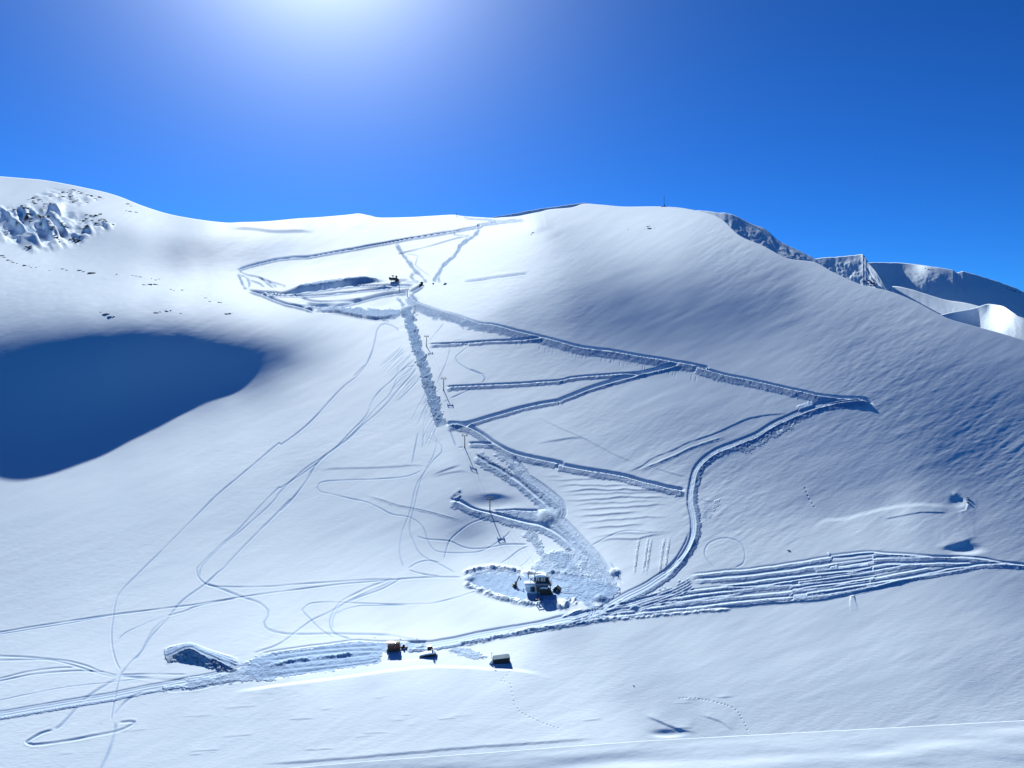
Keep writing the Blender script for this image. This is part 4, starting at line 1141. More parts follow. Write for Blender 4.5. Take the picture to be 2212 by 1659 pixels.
class Shape:
    """collects solids into one mesh"""
    def __init__(self):
        self.bm = bmesh.new()
    def box(self, x0, x1, y0, y1, z0, z1, bev=0.0):
        r = bmesh.ops.create_cube(self.bm, size=1)
        for v in r['verts']:
            v.co = Vector((x0 + (v.co.x + 0.5) * (x1 - x0), y0 + (v.co.y + 0.5) * (y1 - y0), z0 + (v.co.z + 0.5) * (z1 - z0)))
        if bev:
            bmesh.ops.bevel(self.bm, geom=list({e for v in r['verts'] for e in v.link_edges}), offset=bev, segments=2, affect='EDGES', profile=0.6)
        return self
    def tube(self, a, b, r0, r1=None, seg=8):
        a, b = Vector(a), Vector(b)
        d = b - a
        res = bmesh.ops.create_cone(self.bm, cap_ends=True, segments=seg, radius1=r0, radius2=r0 if r1 is None else r1, depth=d.length)
        q = d.to_track_quat('Z', 'Y')
        for v in res['verts']:
            v.co = q @ v.co + (a + b) / 2
        return self
    def bar(self, a, b, w, h):
        a, b = Vector(a), Vector(b)
        d = b - a
        r = bmesh.ops.create_cube(self.bm, size=1)
        q = d.to_track_quat('Z', 'Y')
        for v in r['verts']:
            v.co = q @ Vector((v.co.x * w, v.co.y * h, v.co.z * d.length)) + (a + b) / 2
        return self
    def prism(self, prof, y0, y1):
        """outline in x, z run from y0 to y1"""
        f = [self.bm.verts.new((x, y0, z)) for x, z in prof]
        g = [self.bm.verts.new((x, y1, z)) for x, z in prof]
        n = len(prof)
        self.bm.faces.new(f)
        self.bm.faces.new(g[::-1])
        for i in range(n):
            self.bm.faces.new((f[i], g[i], g[(i + 1) % n], f[(i + 1) % n]))
        return self
    def prism_x(self, prof, x0, x1):
        """outline in y, z run from x0 to x1"""
        f = [self.bm.verts.new((x0, y, z)) for y, z in prof]
        g = [self.bm.verts.new((x1, y, z)) for y, z in prof]
        n = len(prof)
        self.bm.faces.new(f)
        self.bm.faces.new(g[::-1])
        for i in range(n):
            self.bm.faces.new((f[i], g[i], g[(i + 1) % n], f[(i + 1) % n]))
        return self
    def ball(self, c, r, sub=2, squash=(1, 1, 1), jag=0.0, seed=0):
        res = bmesh.ops.create_icosphere(self.bm, subdivisions=sub, radius=1)
        rd = random.Random(seed)
        for v in res['verts']:
            k = 1 + jag * rd.uniform(-1, 1)
            v.co = Vector((c[0] + v.co.x * r * squash[0] * k, c[1] + v.co.y * r * squash[1] * k, c[2] + v.co.z * r * squash[2] * k))
        return self
    def build(self, name, mat, parent=None, smooth=False):
        bmesh.ops.recalc_face_normals(self.bm, faces=self.bm.faces)
        me = bpy.data.meshes.new(name)
        self.bm.to_mesh(me)
        self.bm.free()
        me.materials.append(mat)
        if smooth:
            me.polygons.foreach_set('use_smooth', [True] * len(me.polygons))
        o = bpy.data.objects.new(name, me)
        COL.objects.link(o)
        if parent is not None:
            o.parent = parent
        return o

def tag(o, label, cat, group=None):
    o['label'] = label
    o['category'] = cat
    if group:
        o['group'] = group
    return o

def thing(name, loc, label, cat, group=None, rz=0.0, scale=1.0):
    o = bpy.data.objects.new(name, None)
    o.empty_display_size = 0.5
    COL.objects.link(o)
    o.location = loc
    o.rotation_euler = (0, 0, rz)
    o.scale = (scale,) * 3
    return tag(o, label, cat, group)

KIDS = {}
def copy_tree(o, parent=None):
    c = o.copy()
    COL.objects.link(c)
    if parent is not None:
        c.parent = parent
    for ch in list(o.children):
        copy_tree(ch, c)
    return c

# --- the lift towers: one of unit height, then copies
def lift_tower():
    t = thing('lift_tower', (0, 0, 0), '', 'lift tower', 'lift towers up the slope')
    Shape().tube((0, 0, -0.12), (0, 0, 0.85), 0.034, 0.020, 10).build('pole', M_OLIVE, t)
    Shape().bar((-0.20, 0, 0.862), (0.20, 0, 0.862), 0.035, 0.045).build('crossarm', M_STEEL, t)
    f = Shape()
    for s in (-1, 1):
        f.bar((s * 0.10, 0, 0.88), (s * 0.175, 0, 0.985), 0.014, 0.014)
        f.bar((s * 0.19, 0, 0.88), (s * 0.185, 0, 0.985), 0.012, 0.012)
    f.bar((-0.205, 0, 0.99), (0.205, 0, 0.99), 0.016, 0.018)
    f.build('lifting_frame', M_STEEL, t)
    for s in (-1, 1):
        w = Shape().bar((s * 0.188, -0.15, 0.835), (s * 0.188, 0.15, 0.885), 0.035, 0.03)
        for k in (-0.12, -0.04, 0.04, 0.12):
            w.tube((s * 0.188 - 0.02, k, 0.90 + k * 0.16), (s * 0.188 + 0.02, k, 0.90 + k * 0.16), 0.032, seg=10)
        w.build('sheave_train', M_STEEL, t)
    l = Shape()
    for s in (-0.018, 0.018):
        l.bar((0.05 + s, -0.03, 0.02), (0.04 + s, -0.03, 0.84), 0.005, 0.005)
    for k in range(20):
        l.bar((0.03, -0.03, 0.04 + k * 0.04), (0.066, -0.03, 0.04 + k * 0.04), 0.004, 0.004)
    l.build('ladder', M_STEEL, t)
    Shape().tube((0, 0, -0.12), (0, 0, 0.035), 0.06, 0.05, 10).build('footing', M_STEEL, t)
    return t
TOWERS = [(1058.1, 1104.9, 1070.6, 'tallest-looking lift tower, above the shaded hollow just over the base station'),
          (1003.8, 967.0, 937.7, 'lift tower beside the short cutting at the head of the churned works'),
          (957.3, 843.1, 814.9, 'lift tower at the left end of the lower straight cutting'),
          (920.9, 747.8, 723.8, 'lift tower at the left end of the upper straight cutting'),
          (896.8, 673.6, 658.6, 'lift tower just below the bend where the zigzag road starts down'),
          (880.6, 640.3, 622.3, 'lift tower standing at the top of the churned lift line'),
          (861.8, 624.8, 606.1, 'slender lift tower on the bowl floor beside the dark upper platform'),
          (985.5, 468.9, 460.6, 'tiny lift tower standing alone on the skyline')]
proto = lift_tower()
TOPS = []
for i, (u, v, vt, lab) in enumerate(TOWERS):
    o = proto if i == 0 else copy_tree(proto)
    p, k = ground(u, v)
    h = (v - vt) * k
    o.location = p
    o.scale = (h, h, h)
    nxt = TOWERS[min(i + 1, 6)]
    o.rotation_euler = (0, 0, 0.06 if i < 5 else 0.12)
    o['label'] = lab
    TOPS.append((p, h, o.rotation_euler[2]))

# --- the lift's base station, drawn in units of a measured sheet (x right, z up), k metres each
def sheet(u, v, su):
    """origin on the snow at survey (u, v); a sheet unit is su survey units"""
    p, pm = ground(u, v)
    return p, su * pm

p, k = sheet(1174, 1282, 0.07675)
bs = thing('lift_base_station', p, 'raised dark lift drive station with snow-capped cabin on trestle legs and gantry', 'lift station', rz=-0.06, scale=k)
def X(x): return x - 1250.0
def ZZ(y): return 770.0 - y
Shape().prism([(X(1050), ZZ(440)), (X(1415), ZZ(440)), (X(1375), ZZ(275)), (X(1085), ZZ(290))], -90, 200).build('cabin', M_CABIN, bs)
c = Shape().prism([(X(1005), ZZ(262)), (X(1030), ZZ(230)), (X(1120), ZZ(214)), (X(1240), ZZ(216)), (X(1320), ZZ(232)), (X(1345), ZZ(262)), (X(1330), ZZ(276)), (X(1050), ZZ(280))], -130, 240)
c.build('snow_cap', M_SNOW, bs)
for x0, x1 in ((1098, 1128), (1176, 1205), (1215, 1245), (1270, 1296)):
    w = Shape().box(X(x0) - 4, X(x1) + 4, -97, -91, ZZ(402), ZZ(294)).build('window', M_BLACK, bs)
    Shape().box(X(x0), X(x1), -100, -97.5, ZZ(397), ZZ(299)).build('pane', M_CURTAIN, w)
Shape().box(X(1306), X(1378), -97, -91, ZZ(400), ZZ(300)).build('dark_pane', M_GLASS, bs)
Shape().prism([(X(975), ZZ(400)), (X(1044), ZZ(440)), (X(1060), ZZ(250)), (X(985), ZZ(245))], -70, 160).build('blue_end_panel', M_BLUE, bs)
Shape().box(X(1040), X(1430), -110, 220, ZZ(462), ZZ(441)).build('cladding_band', M_BLUE, bs)
Shape().box(X(1010), X(1480), -150, 240, ZZ(508), ZZ(486)).build('platform', M_STEEL, bs)
Shape().box(X(1030), X(1425), -152, 235, ZZ(485), ZZ(476)).build('platform_snow', M_SNOW, bs)
for x0, x1, y in ((1050, 1100, -120), (1190, 1180, -120), (1330, 1360, -120), (1430, 1470, -120), (1060, 1110, 200), (1410, 1450, 200)):
    Shape().bar((X(x0), y, ZZ(490)), (X(x1), y, ZZ(790)), 24, 24).build('leg', M_STEEL, bs)
for a, b in (((1050, 500), (1330, 700)), ((1340, 500), (1080, 690)), ((1360, 510), (1450, 720))):
    Shape().bar((X(a[0]), -125, ZZ(a[1])), (X(b[0]), -125, ZZ(b[1])), 16, 16).build('brace', M_STEEL, bs)
m = Shape()
m.prism([(X(1085), ZZ(620)), (X(1110), ZZ(590)), (X(1300), ZZ(600)), (X(1390), ZZ(590)), (X(1500), ZZ(740)), (X(1420), ZZ(772)), (X(1250), ZZ(775)), (X(1180), ZZ(740)), (X(1120), ZZ(680))], -135, 60)
m.tube((X(1260), -160, ZZ(650)), (X(1260), -130, ZZ(650)), 60, 60, 16)
m.build('drive_machinery', M_BROWN, bs)
s = Shape().prism([(X(1110), ZZ(592)), (X(1240), ZZ(545)), (X(1380), ZZ(560)), (X(1370), ZZ(592)), (X(1280), ZZ(606))], -142, 30)
s.build('machinery_snow', M_SNOW, bs)
g = Shape().bar((X(805), 20, ZZ(218)), (X(1190), 20, ZZ(214)), 20, 26).bar((X(820), 20, ZZ(214)), (X(820), 20, ZZ(355)), 20, 20)
g.bar((X(905), 20, ZZ(150)), (X(905), 20, ZZ(216)), 8, 8).bar((X(1075), 20, ZZ(150)), (X(1075), 20, ZZ(216)), 8, 8)
g.build('gantry', M_STEEL, bs)
Shape().bar((X(875), -40, ZZ(330)), (X(960), -40, ZZ(325)), 18, 18).bar((X(890), -40, ZZ(330)), (X(890), -40, ZZ(460)), 18, 18).bar((X(905), -40, ZZ(360)), (X(1030), -40, ZZ(470)), 22, 22).build('bracket', M_STEEL, bs)
r = Shape()
for x, z in ((1412, 300), (1440, 345), (1462, 355), (1480, 360)):
    r.bar((X(x), -140, ZZ(z)), (X(x + 12), -140, ZZ(490)), 6, 6)
for z in (350, 400, 445):
    r.bar((X(1405), -140, ZZ(z - 5)), (X(1490), -140, ZZ(z + 5)), 6, 6)
r.build('railing', M_STEEL, bs)
Shape().bar((X(1382), -120, ZZ(285)), (X(1425), -120, ZZ(450)), 16, 10).build('snowy_stair_string', M_SNOW, bs)

p, k = sheet(1157, 1277, 0.07675)
ht = thing('lift_hut', p + Vector((0, -4.0, 0)), 'pale lift hut with thick snow roof, left in front of the drive station', 'hut', rz=0.04, scale=k)
def X(x): return x - 730.0
def ZZ(y): return 735.0 - y
Shape().prism([(X(440), ZZ(640)), (X(500), ZZ(720)), (X(620), ZZ(760)), (X(1020), ZZ(760)), (X(1020), ZZ(510)), (X(470), ZZ(530)), (X(440), ZZ(580))], 0, 260).build('wall', M_PALE, ht)
b = Shape().box(X(422), X(860), -36, 290, ZZ(545), ZZ(462), 30).box(X(800), X(1035), -24, 280, ZZ(520), ZZ(480), 14).build('snow_roof', M_SNOW, ht, True)
d = Shape().box(X(590), X(704), -6, -0.5, ZZ(702), ZZ(566)).build('doorway', M_BLACK, ht)
Shape().box(X(580), X(632), -12, -6.5, ZZ(690), ZZ(572)).build('door_leaf', M_BLUE, d)
Shape().prism([(X(760), ZZ(655)), (X(790), ZZ(650)), (X(808), ZZ(590)), (X(800), ZZ(545)), (X(775), ZZ(590)), (X(750), ZZ(610))], -5, -0.5).build('dark_opening', M_BLACK, ht)  # narrow dark opening, shown as a thin black plate on the wall
w = Shape().box(X(838), X(935), -6, -0.5, ZZ(690), ZZ(550)).build('window', M_BLUE, ht)
for x in (848, 878, 908):
    Shape().box(X(x), X(x + 22), -9, -6.5, ZZ(682), ZZ(560)).build('pane', M_GLASS, w)

p, k = sheet(1202, 1276, 0.07675)
h2 = thing('gabled_hut', p + Vector((0, 0, 0)), 'small dark gabled hut half buried right of the drive station', 'hut', rz=-0.25, scale=k)
Shape().prism([(-75, -40), (75, -40), (75, 40), (0, 100), (-75, 40)], -60, 130).build('wall', M_CABIN, h2)
Shape().prism([(-118, 12), (-112, 26), (0, 124), (112, 38), (118, 24), (0, 106)], -84, 150).build('roof', M_BLACK, h2)
Shape().prism([(-112, 27), (-30, 118), (-8, 128), (-20, 108)], -80, 150).build('roof_snow', M_SNOW, h2)
Shape().box(0, 42, -66, -60.5, -10, 40).build('window', M_CURTAIN, h2)

p, k = sheet(1113, 1268, 0.07675)
ex = thing('excavator', p, 'dark excavator with its arm raised, left of the pale lift hut', 'excavator', rz=0.3, scale=k)
for y in (-50, 50):
    t = Shape().box(-70, 60, y - 18, y + 18, -20, 26, 12).build('track', M_BLACK, ex)
Shape().box(-60, 45, -50, 50, 30, 84, 8).build('body', M_CABIN, ex)
Shape().prism([(-10, 84), (46, 84), (40, 150), (-4, 150)], -48, 4).build('cab', M_GLASS, ex)
Shape().bar((30, 20, 80), (140, 20, 290), 26, 22).build('boom', M_BLACK, ex)
st = Shape().bar((132, 20, 292), (168, 20, 215), 18, 16).build('stick', M_BLACK, ex)
Shape().prism([(150, 222), (186, 216), (190, 180), (160, 172)], 0, 40).build('bucket', M_STEEL, st)

p, k = sheet(1163, 1296.5, 0.07675)
sl = thing('cargo_sled', p, 'small dark cargo sled with an upright handle, in front of the drive station', 'sled', rz=0.05, scale=k)
Shape().prism([(-85, 22), (-60, 6), (80, 6), (85, 50), (60, 44), (40, 30), (20, 42), (-10, 28), (-45, 46), (-70, 34)], -30, 30).build('load', M_BLACK, sl)
for y in (-26, 26):
    Shape().bar((-88, y, 20), (-70, y, 0), 6, 6).bar((-72, y, 1), (86, y, 1), 6, 6).build('runner', M_STEEL, sl)
Shape().bar((80, 0, 6), (88, 0, 92), 8, 8).build('handle', M_STEEL, sl)

# --- the valley-floor machines and buildings
p, k = sheet(850.5, 1405.5, 0.02741)
sc = thing('snow_groomer', p, 'red snow groomer with boxy cab and roof rack, parked on the packed yard', 'snow groomer', rz=0.05, scale=k)
def X(x): return x - 930.0
def ZZ(y): return 1085.0 - y
Shape().prism([(X(470), ZZ(880)), (X(1420), ZZ(900)), (X(1440), ZZ(760)), (X(1390), ZZ(520)), (X(1380), ZZ(420)), (X(500), ZZ(470)), (X(450), ZZ(620))], -170, 330).build('body', M_RED, sc)
Shape().box(X(490), X(990), -180, 320, ZZ(475), ZZ(400), 10).build('cab_roof', M_PINK, sc)
rk = Shape()
for y in (-170, 300):
    rk.bar((X(500), y, ZZ(350)), (X(1000), y, ZZ(325)), 16, 16)
for x in range(520, 1000, 80):
    rk.bar((X(x), -170, ZZ(345)), (X(x), 300, ZZ(345)), 14, 14).bar((X(x), -170, ZZ(400)), (X(x), -170, ZZ(340)), 10, 10)
rk.build('roof_rack', M_PINK, sc)
w = Shape().box(X(480), X(975), -186, -171, ZZ(590), ZZ(485)).build('window_band', M_BLACK, sc)
for x in (505, 580, 670, 770, 850, 915):
    Shape().box(X(x), X(x + 48), -190, -186.5, ZZ(560), ZZ(505)).build('pane', M_CURTAIN, w)
Shape().tube((X(1025), -100, ZZ(560)), (X(1025), -100, ZZ(330)), 24, 24, 10).build('exhaust_stack', M_CURTAIN, sc)
Shape().box(X(1100), X(1400), -160, 310, ZZ(470), ZZ(352), 12).build('rear_deck', M_CABIN, sc)
Shape().box(X(1110), X(1370), -170, -160.5, ZZ(450), ZZ(400)).build('deck_panel', M_CURTAIN, sc)
for y in (-220, 250):
    t = Shape().prism([(X(470), ZZ(1040)), (X(540), ZZ(1090)), (X(1380), ZZ(1050)), (X(1460), ZZ(960)), (X(1400), ZZ(860)), (X(560), ZZ(870)), (X(480), ZZ(930))], y, y + 120).build('track', M_BLACK, sc)
    for x in range(580, 1400, 160):
        Shape().tube((X(x), y - 12, ZZ(975 - (x - 580) * 0.03)), (X(x), y + 126, ZZ(975 - (x - 580) * 0.03)), 62, 62, 14).build('wheel', M_STEEL, t)
for x in (1040, 980):
    Shape().box(X(x), X(x + 60), -178, -171, ZZ(640 if x > 1000 else 785), ZZ(600 if x > 1000 else 750)).build('lamp', M_CURTAIN, sc)
Shape().box(X(360), X(420), -200, 340, ZZ(455), ZZ(395)).bar((X(400), 0, ZZ(440)), (X(480), 0, ZZ(520)), 24, 24).build('mirror_bracket', M_BLACK, sc)
Shape().prism([(X(395), ZZ(1010)), (X(440), ZZ(1030)), (X(460), ZZ(860)), (X(425), ZZ(850))], -260, 400).bar((X(440), 60, ZZ(940)), (X(520), 60, ZZ(900)), 50, 50).build('blade', M_STEEL, sc)

p, k = sheet(872.5, 1400.0, 0.02741)
tr = thing('small_tractor', p, 'small dark tractor behind the red snow groomer', 'tractor', rz=-0.1, scale=k)
Shape().prism([(-90, 40), (60, 40), (50, 200), (20, 350), (-70, 350), (-100, 190)], -60, 90).build('cab', M_BLACK, tr)
Shape().box(-92, -10, -66, -60.5, 180, 300).build('cab_window', M_GLASS, tr)
Shape().box(40, 250, -50, 70, 60, 150, 16).build('bonnet', M_CABIN, tr)
for x, r_ in ((-150, 95), (195, 80)):
    for y in (-90, 90):
        w = Shape().tube((x, y - 26, r_ - 10), (x, y + 26, r_ - 10), r_, r_, 18).build('wheel', M_BLACK, tr)
        Shape().tube((x, y - 30, r_ - 10), (x, y + 30, r_ - 10), r_ * 0.45, r_ * 0.45, 12).build('rim', M_STEEL, w)

p, k = sheet(928.2, 1404.5, 0.02558)
cb = thing('box_cabin', p, 'small black box cabin with sloping top, beside the valley road', 'cabin', rz=0.15, scale=k)
Shape().prism([(-205, -30), (215, -30), (208, 280), (165, 360), (-205, 330), (-215, 200)], -150, 190).build('wall', M_CABIN, cb)
Shape().prism([(-225, 322), (-220, 345), (170, 385), (180, 362)], -170, 210).build('roof', M_BLACK, cb)
Shape().box(-150, -60, -156, -150.5, 130, 250).build('window', M_GLASS, cb)
Shape().box(20, 120, -156, -150.5, -20, 200).build('door', M_BLACK, cb)

p, k = sheet(933, 1417.5, 0.02558)
ch = thing('buried_hut', p, 'snow-buried hut with only its dark eave and round chimney showing', 'hut', rz=0.0, scale=k)
def X(x): return x - 1150.0
def ZZ(y): return 1540.0 - y
Shape().prism([(X(500), ZZ(1570)), (X(1440), ZZ(1560)), (X(1440), ZZ(1330)), (X(500), ZZ(1430))], 20, 500).build('wall', M_CABIN, ch)
Shape().prism([(X(100), ZZ(1485)), (X(1540), ZZ(1320)), (X(1545), ZZ(1250)), (X(100), ZZ(1455))], -40, 540).build('eave', M_BLACK, ch)
Shape().prism([(X(40), ZZ(1462)), (X(1520), ZZ(1250)), (X(1480), ZZ(1210)), (X(1200), ZZ(1190)), (X(700), ZZ(1250)), (X(200), ZZ(1380))], -20, 700).build('roof_snow', M_SNOW, ch)
t = Shape().tube((X(1200), 120, ZZ(1320)), (X(1200), 120, ZZ(960)), 76, 74, 16).build('chimney', M_BLUE, ch)
Shape().tube((X(1200), 120, ZZ(962)), (X(1200), 120, ZZ(935)), 92, 92, 16).build('cap', M_BLACK, t)
Shape().tube((X(1200), 120, ZZ(936)), (X(1200), 120, ZZ(800)), 34, 34, 10).build('flue', M_BLACK, t)
Shape().bar((X(1355), 60, ZZ(1260)), (X(1355), 60, ZZ(1020)), 34, 34).bar((X(1355), 60, ZZ(1060)), (X(1480), 60, ZZ(1180)), 26, 26).bar((X(1330), 60, ZZ(1180)), (X(1480), 60, ZZ(1175)), 26, 26).build('roof_bracket', M_STEEL, ch)

p, k = sheet(1083.5, 1433.0, 0.03016)
sh = thing('metal_roof_shed', p, 'long dark shed with a blue-grey sheet roof, on the snow ridge', 'shed', rz=0.10, scale=k)
def X(x): return x - 1170.0
def ZZ(y): return 1060.0 - y
Shape().prism([(X(545), ZZ(1120)), (X(1800), ZZ(1130)), (X(1785), ZZ(640)), (X(590), ZZ(740))], 0, 560).build('wall', M_CABIN, sh)
rf = Shape()
v = [rf.bm.verts.new(q) for q in ((X(570), -40, ZZ(735)), (X(1795), -40, ZZ(625)), (X(1700), 330, ZZ(470)), (X(600), 330, ZZ(570)),
                                  (X(570), -40, ZZ(752)), (X(1795), -40, ZZ(645)), (X(1800), 620, ZZ(645)), (X(600), 620, ZZ(745)))]
for f in ((0, 1, 2, 3), (0, 4, 5, 1), (1, 5, 6, 2), (3, 2, 6, 7), (0, 3, 7, 4), (4, 7, 6, 5)):
    rf.bm.faces.new([v[i] for i in f])
ro = rf.build('roof', M_ROOF, sh)
sm_ = Shape()
for i in range(11):
    f_ = i / 10
    a = Vector((X(580 + 1205 * f_), -44, ZZ(730 - 110 * f_) + 6))
    b = Vector((X(605 + 1090 * f_), 326, ZZ(565 - 98 * f_) + 6))
    sm_.bar(a, b, 9, 9)
sm_.build('roof_seam', M_ROOF, ro)
Shape().box(X(1500), X(1760), -6, -0.5, ZZ(1040), ZZ(760)).build('door', M_BLACK, sh)
Shape().prism([(X(290), ZZ(1030)), (X(440), ZZ(830)), (X(520), ZZ(830)), (X(560), ZZ(1040))], 40, 300).build('drifted_snow', M_SNOW, sh)

p, k = sheet(1063.2, 1432.5, 0.03016)
lp = thing('twin_lamp_post', p, 'thin post with two round lamp heads at the left end of the shed', 'lamp post', scale=k)
Shape().bar((0, 0, -60), (0, 0, 480), 30, 30).tube((0, 0, 470), (-5, 0, 680), 14, 12, 8).build('post', M_STEEL, lp)
for x in (-45, 22):
    a = Shape().bar((-5, 0, 670), (x, 0, 715), 10, 10).build('arm', M_STEEL, lp)
    Shape().ball((x, 0, 730), 27, 2).build('lamp_head', M_BLACK, a, True)

# --- the upper platform in the bowl
p, k = sheet(849.5, 609.6, 0.06853)
up = thing('upper_platform', p, 'dark lift unloading platform with sloping ramp on the bowl floor', 'lift station', rz=0.0, scale=k)
def X(x): return x - 440.0
def ZZ(y): return 480.0 - y
Shape().box(X(320), X(560), -60, 200, ZZ(395), ZZ(340)).box(X(312), X(362), -50, 160, ZZ(362), ZZ(325)).build('deck', M_BLACK, up)
for x in (385, 465, 545):
    Shape().bar((X(x), -50, ZZ(390)), (X(x + 12), -50, ZZ(495)), 10, 10).build('leg', M_STEEL, up)
Shape().bar((X(535), -20, ZZ(390)), (X(605), -20, ZZ(455)), 26, 120).build('ramp', M_STEEL, up)
Shape().bar((X(545), 0, ZZ(390)), (X(545), 0, ZZ(300)), 34, 40).tube((X(545), -40, ZZ(300)), (X(545), 40, ZZ(300)), 30, 30, 14).build('bullwheel_post', M_BLACK, up)
ma = Shape().bar((X(435), 0, ZZ(345)), (X(435), 0, ZZ(250)), 14, 14).build('mast', M_STEEL, up)
Shape().bar((X(392), 0, ZZ(290)), (X(478), 0, ZZ(290)), 12, 14).build('crossarm', M_STEEL, ma)
Shape().bar((X(400), 0, ZZ(262)), (X(475), 0, ZZ(262)), 8, 10).bar((X(405), 0, ZZ(290)), (X(425), 0, ZZ(262)), 6, 6).bar((X(468), 0, ZZ(290)), (X(448), 0, ZZ(262)), 6, 6).build('lifting_frame', M_STEEL, ma)

p, k = sheet(909.6, 615.4, 0.06853)
uh = thing('ridge_hut', p, 'dark boxy hut with a lean-to where the churned band meets the knoll', 'hut', rz=0.2, scale=k)
Shape().box(-60, 12, -40, 60, -30, 62).build('lean_to', M_BLACK, uh)
Shape().prism([(-10, -30), (60, -30), (62, 100), (30, 128), (-12, 118)], -30, 90).build('wall', M_CABIN, uh)
Shape().prism([(-22, 112), (-20, 126), (36, 142), (74, 112), (70, 98), (32, 128)], -44, 104).build('roof', M_BLACK, uh)

for u, v, w_, lab, nm in ((936.4, 613.6, 60, 'dark snow machine half hidden behind the knoll, left of the steep churned band', 'snow_machine'),
                          (962.0, 613.0, 120, 'low dark snow machine half hidden behind the knoll, right of the steep churned band', 'snow_machine')):
    p, k = sheet(u, v, 0.06853)
    o = thing(nm, p, lab, 'snow machine', 'machines behind the knoll', rz=0.1, scale=k)
    Shape().prism([(-w_ * 0.6, -12), (w_ * 0.6, -12), (w_ * 0.55, 8), (w_ * 0.15, 32), (-w_ * 0.2, 30), (-w_ * 0.5, 10)], -24, 24).build('body', M_BLACK, o)
    Shape().box(-w_ * 0.18, w_ * 0.12, -18, 18, 29, 42, 3).build('cab', M_GLASS, o)
    for y in (-30, 22):
        Shape().box(-w_ * 0.5, w_ * 0.5, y, y + 8, -16, 4, 2).build('track', M_STEEL, o)

# --- the mast on the summit
p, k = ground(1434.3, 446.5)
p = p + Vector((0, 0, -0.5 * k))
ms = thing('radio_mast', p, 'slender lattice radio mast on the rounded summit', 'mast', scale=k)
Hm = 25.0
f = Shape()
for i in range(3):
    a = i * 2 * math.pi / 3 + 0.4
    f.bar((0.85 * math.cos(a), 0.85 * math.sin(a), 0), (0.42 * math.cos(a), 0.42 * math.sin(a), Hm), 0.16, 0.16)
    b = a + 2 * math.pi / 3
    for j in range(14):
        z0, z1 = Hm * j / 14, Hm * (j + 1) / 14
        r0, r1 = 0.85 - 0.43 * j / 14, 0.85 - 0.43 * (j + 1) / 14
        f.bar((r0 * math.cos(a), r0 * math.sin(a), z0), (r1 * math.cos(b), r1 * math.sin(b), z1), 0.09, 0.09)
f.build('lattice', M_BLUE, ms)
Shape().box(-1.6, 1.6, -1.3, 1.3, 1.3, 4.4, 0.1).build('equipment_cabin', M_BLUE, ms)
Shape().box(-6.4, 2.6, -1.5, 1.5, -1.0, 0.8, 0.2).build('base_hut', M_BLACK, ms)
for z in (13.0, 15.6):
    Shape().tube((0.2, -1.1, z), (0.2, -0.6, z), 0.55, 0.45, 12).build('dish', M_BLUE, ms)

# --- haul ropes of the lift, one each side of the towers
for s, lab in ((-1, 'thin haul rope strung along the left side of the lift towers'), (1, 'thin haul rope strung along the right side of the lift towers')):
    pts = [Vector(bs.location) + Vector((s * 1.6, 0, 9.0))]
    for (q, h, rz) in TOPS[:7]:
        pts.append(q + Vector((s * 0.188 * h * math.cos(rz), 0, 0.93 * h)))
    f = Shape()
    for a, b in zip(pts[:-1], pts[1:]):
        prev = a
        for j in range(1, 9):
            t_ = j / 8
            nx = a.lerp(b, t_) - Vector((0, 0, 0.012 * (b - a).length * 4 * t_ * (1 - t_)))
            f.tube(prev, nx, 0.04, 0.04, 5)
            prev = nx
    tag(f.build('haul_rope', M_STEEL), lab, 'cable')

# --- rocks
rr = random.Random(11)
ROCKS = []
for seed in range(7):
    me_o = Shape().ball((0, 0, 0), 1.0, 2, (1, 0.8, 0.62), 0.30, seed)
    rd = random.Random(50 + seed)
    for v in me_o.bm.verts:
        v.co.x += 0.12 * rd.uniform(-1, 1)
        if v.co.z > 0.3:
            v.co.z = 0.3 + (v.co.z - 0.3) * 0.5
    bmesh.ops.recalc_face_normals(me_o.bm, faces=me_o.bm.faces)
    me = bpy.data.meshes.new('rock')
    me_o.bm.to_mesh(me)
    me_o.bm.free()
    me.materials.append(M_ROCK)
    ROCKS.append(me)

def rock(u, v, wpx, label, group, flat=0.4, at=None, lift=0.1):
    p, k = at if at else ground(u, v)
    o = bpy.data.objects.new('rock', rr.choice(ROCKS))
    w = wpx * k * 0.5
    o.scale = (w, w * 0.8, w * flat * rr.uniform(0.7, 1.3))
    o.rotation_euler = (rr.uniform(-0.2, 0.2), rr.uniform(-0.25, 0.25), rr.uniform(-0.6, 0.6))
    o.location = p + Vector((0, 0, o.scale.z * lift))
    COL.objects.link(o)
    return tag(o, label, 'rock', group)

def rocks(text, label, group, flat=0.4):
    ox, oy, s = CROPS[text[0]]
    for t in text[1:].split():
        x, y, w = (float(c) for c in t.split(','))
        f_ = 0.60636 / s
        rock((x / s + ox) * 0.60636, (y / s + oy) * 0.60636, w * f_ * 1.05, label, group, flat)
rocks('A430,930,18 690,935,34 720,944,26 790,955,70 1010,965,20 1150,975,24 1180,980,22 1215,986,26 540,920,30 575,930,24 220,886,40 250,890,18 270,905,20 310,908,16 345,898,12 110,862,30 20,805,40 50,820,46 80,842,40 100,850,20 150,872,16',
      'dark rock in the broken line along the crest of the left knoll', 'rocks along the knoll crest', 0.3)
rocks('A1310,995,12 1370,997,16 1340,1008,22 1250,1050,40 1295,1047,46 1340,1044,40 1382,1051,8', 'dark rock in the loose cluster at the right end of the left knoll', 'rock cluster on the knoll end', 0.35)
rocks('A1570,1092,24 1480,1090,22 1500,1098,16 1740,1142,10 1780,1162,24 1805,1193,26 1890,1202,22 1908,1206,18', 'small rock in the scatter falling towards the bright bowl', 'rocks falling towards the bowl', 0.3)
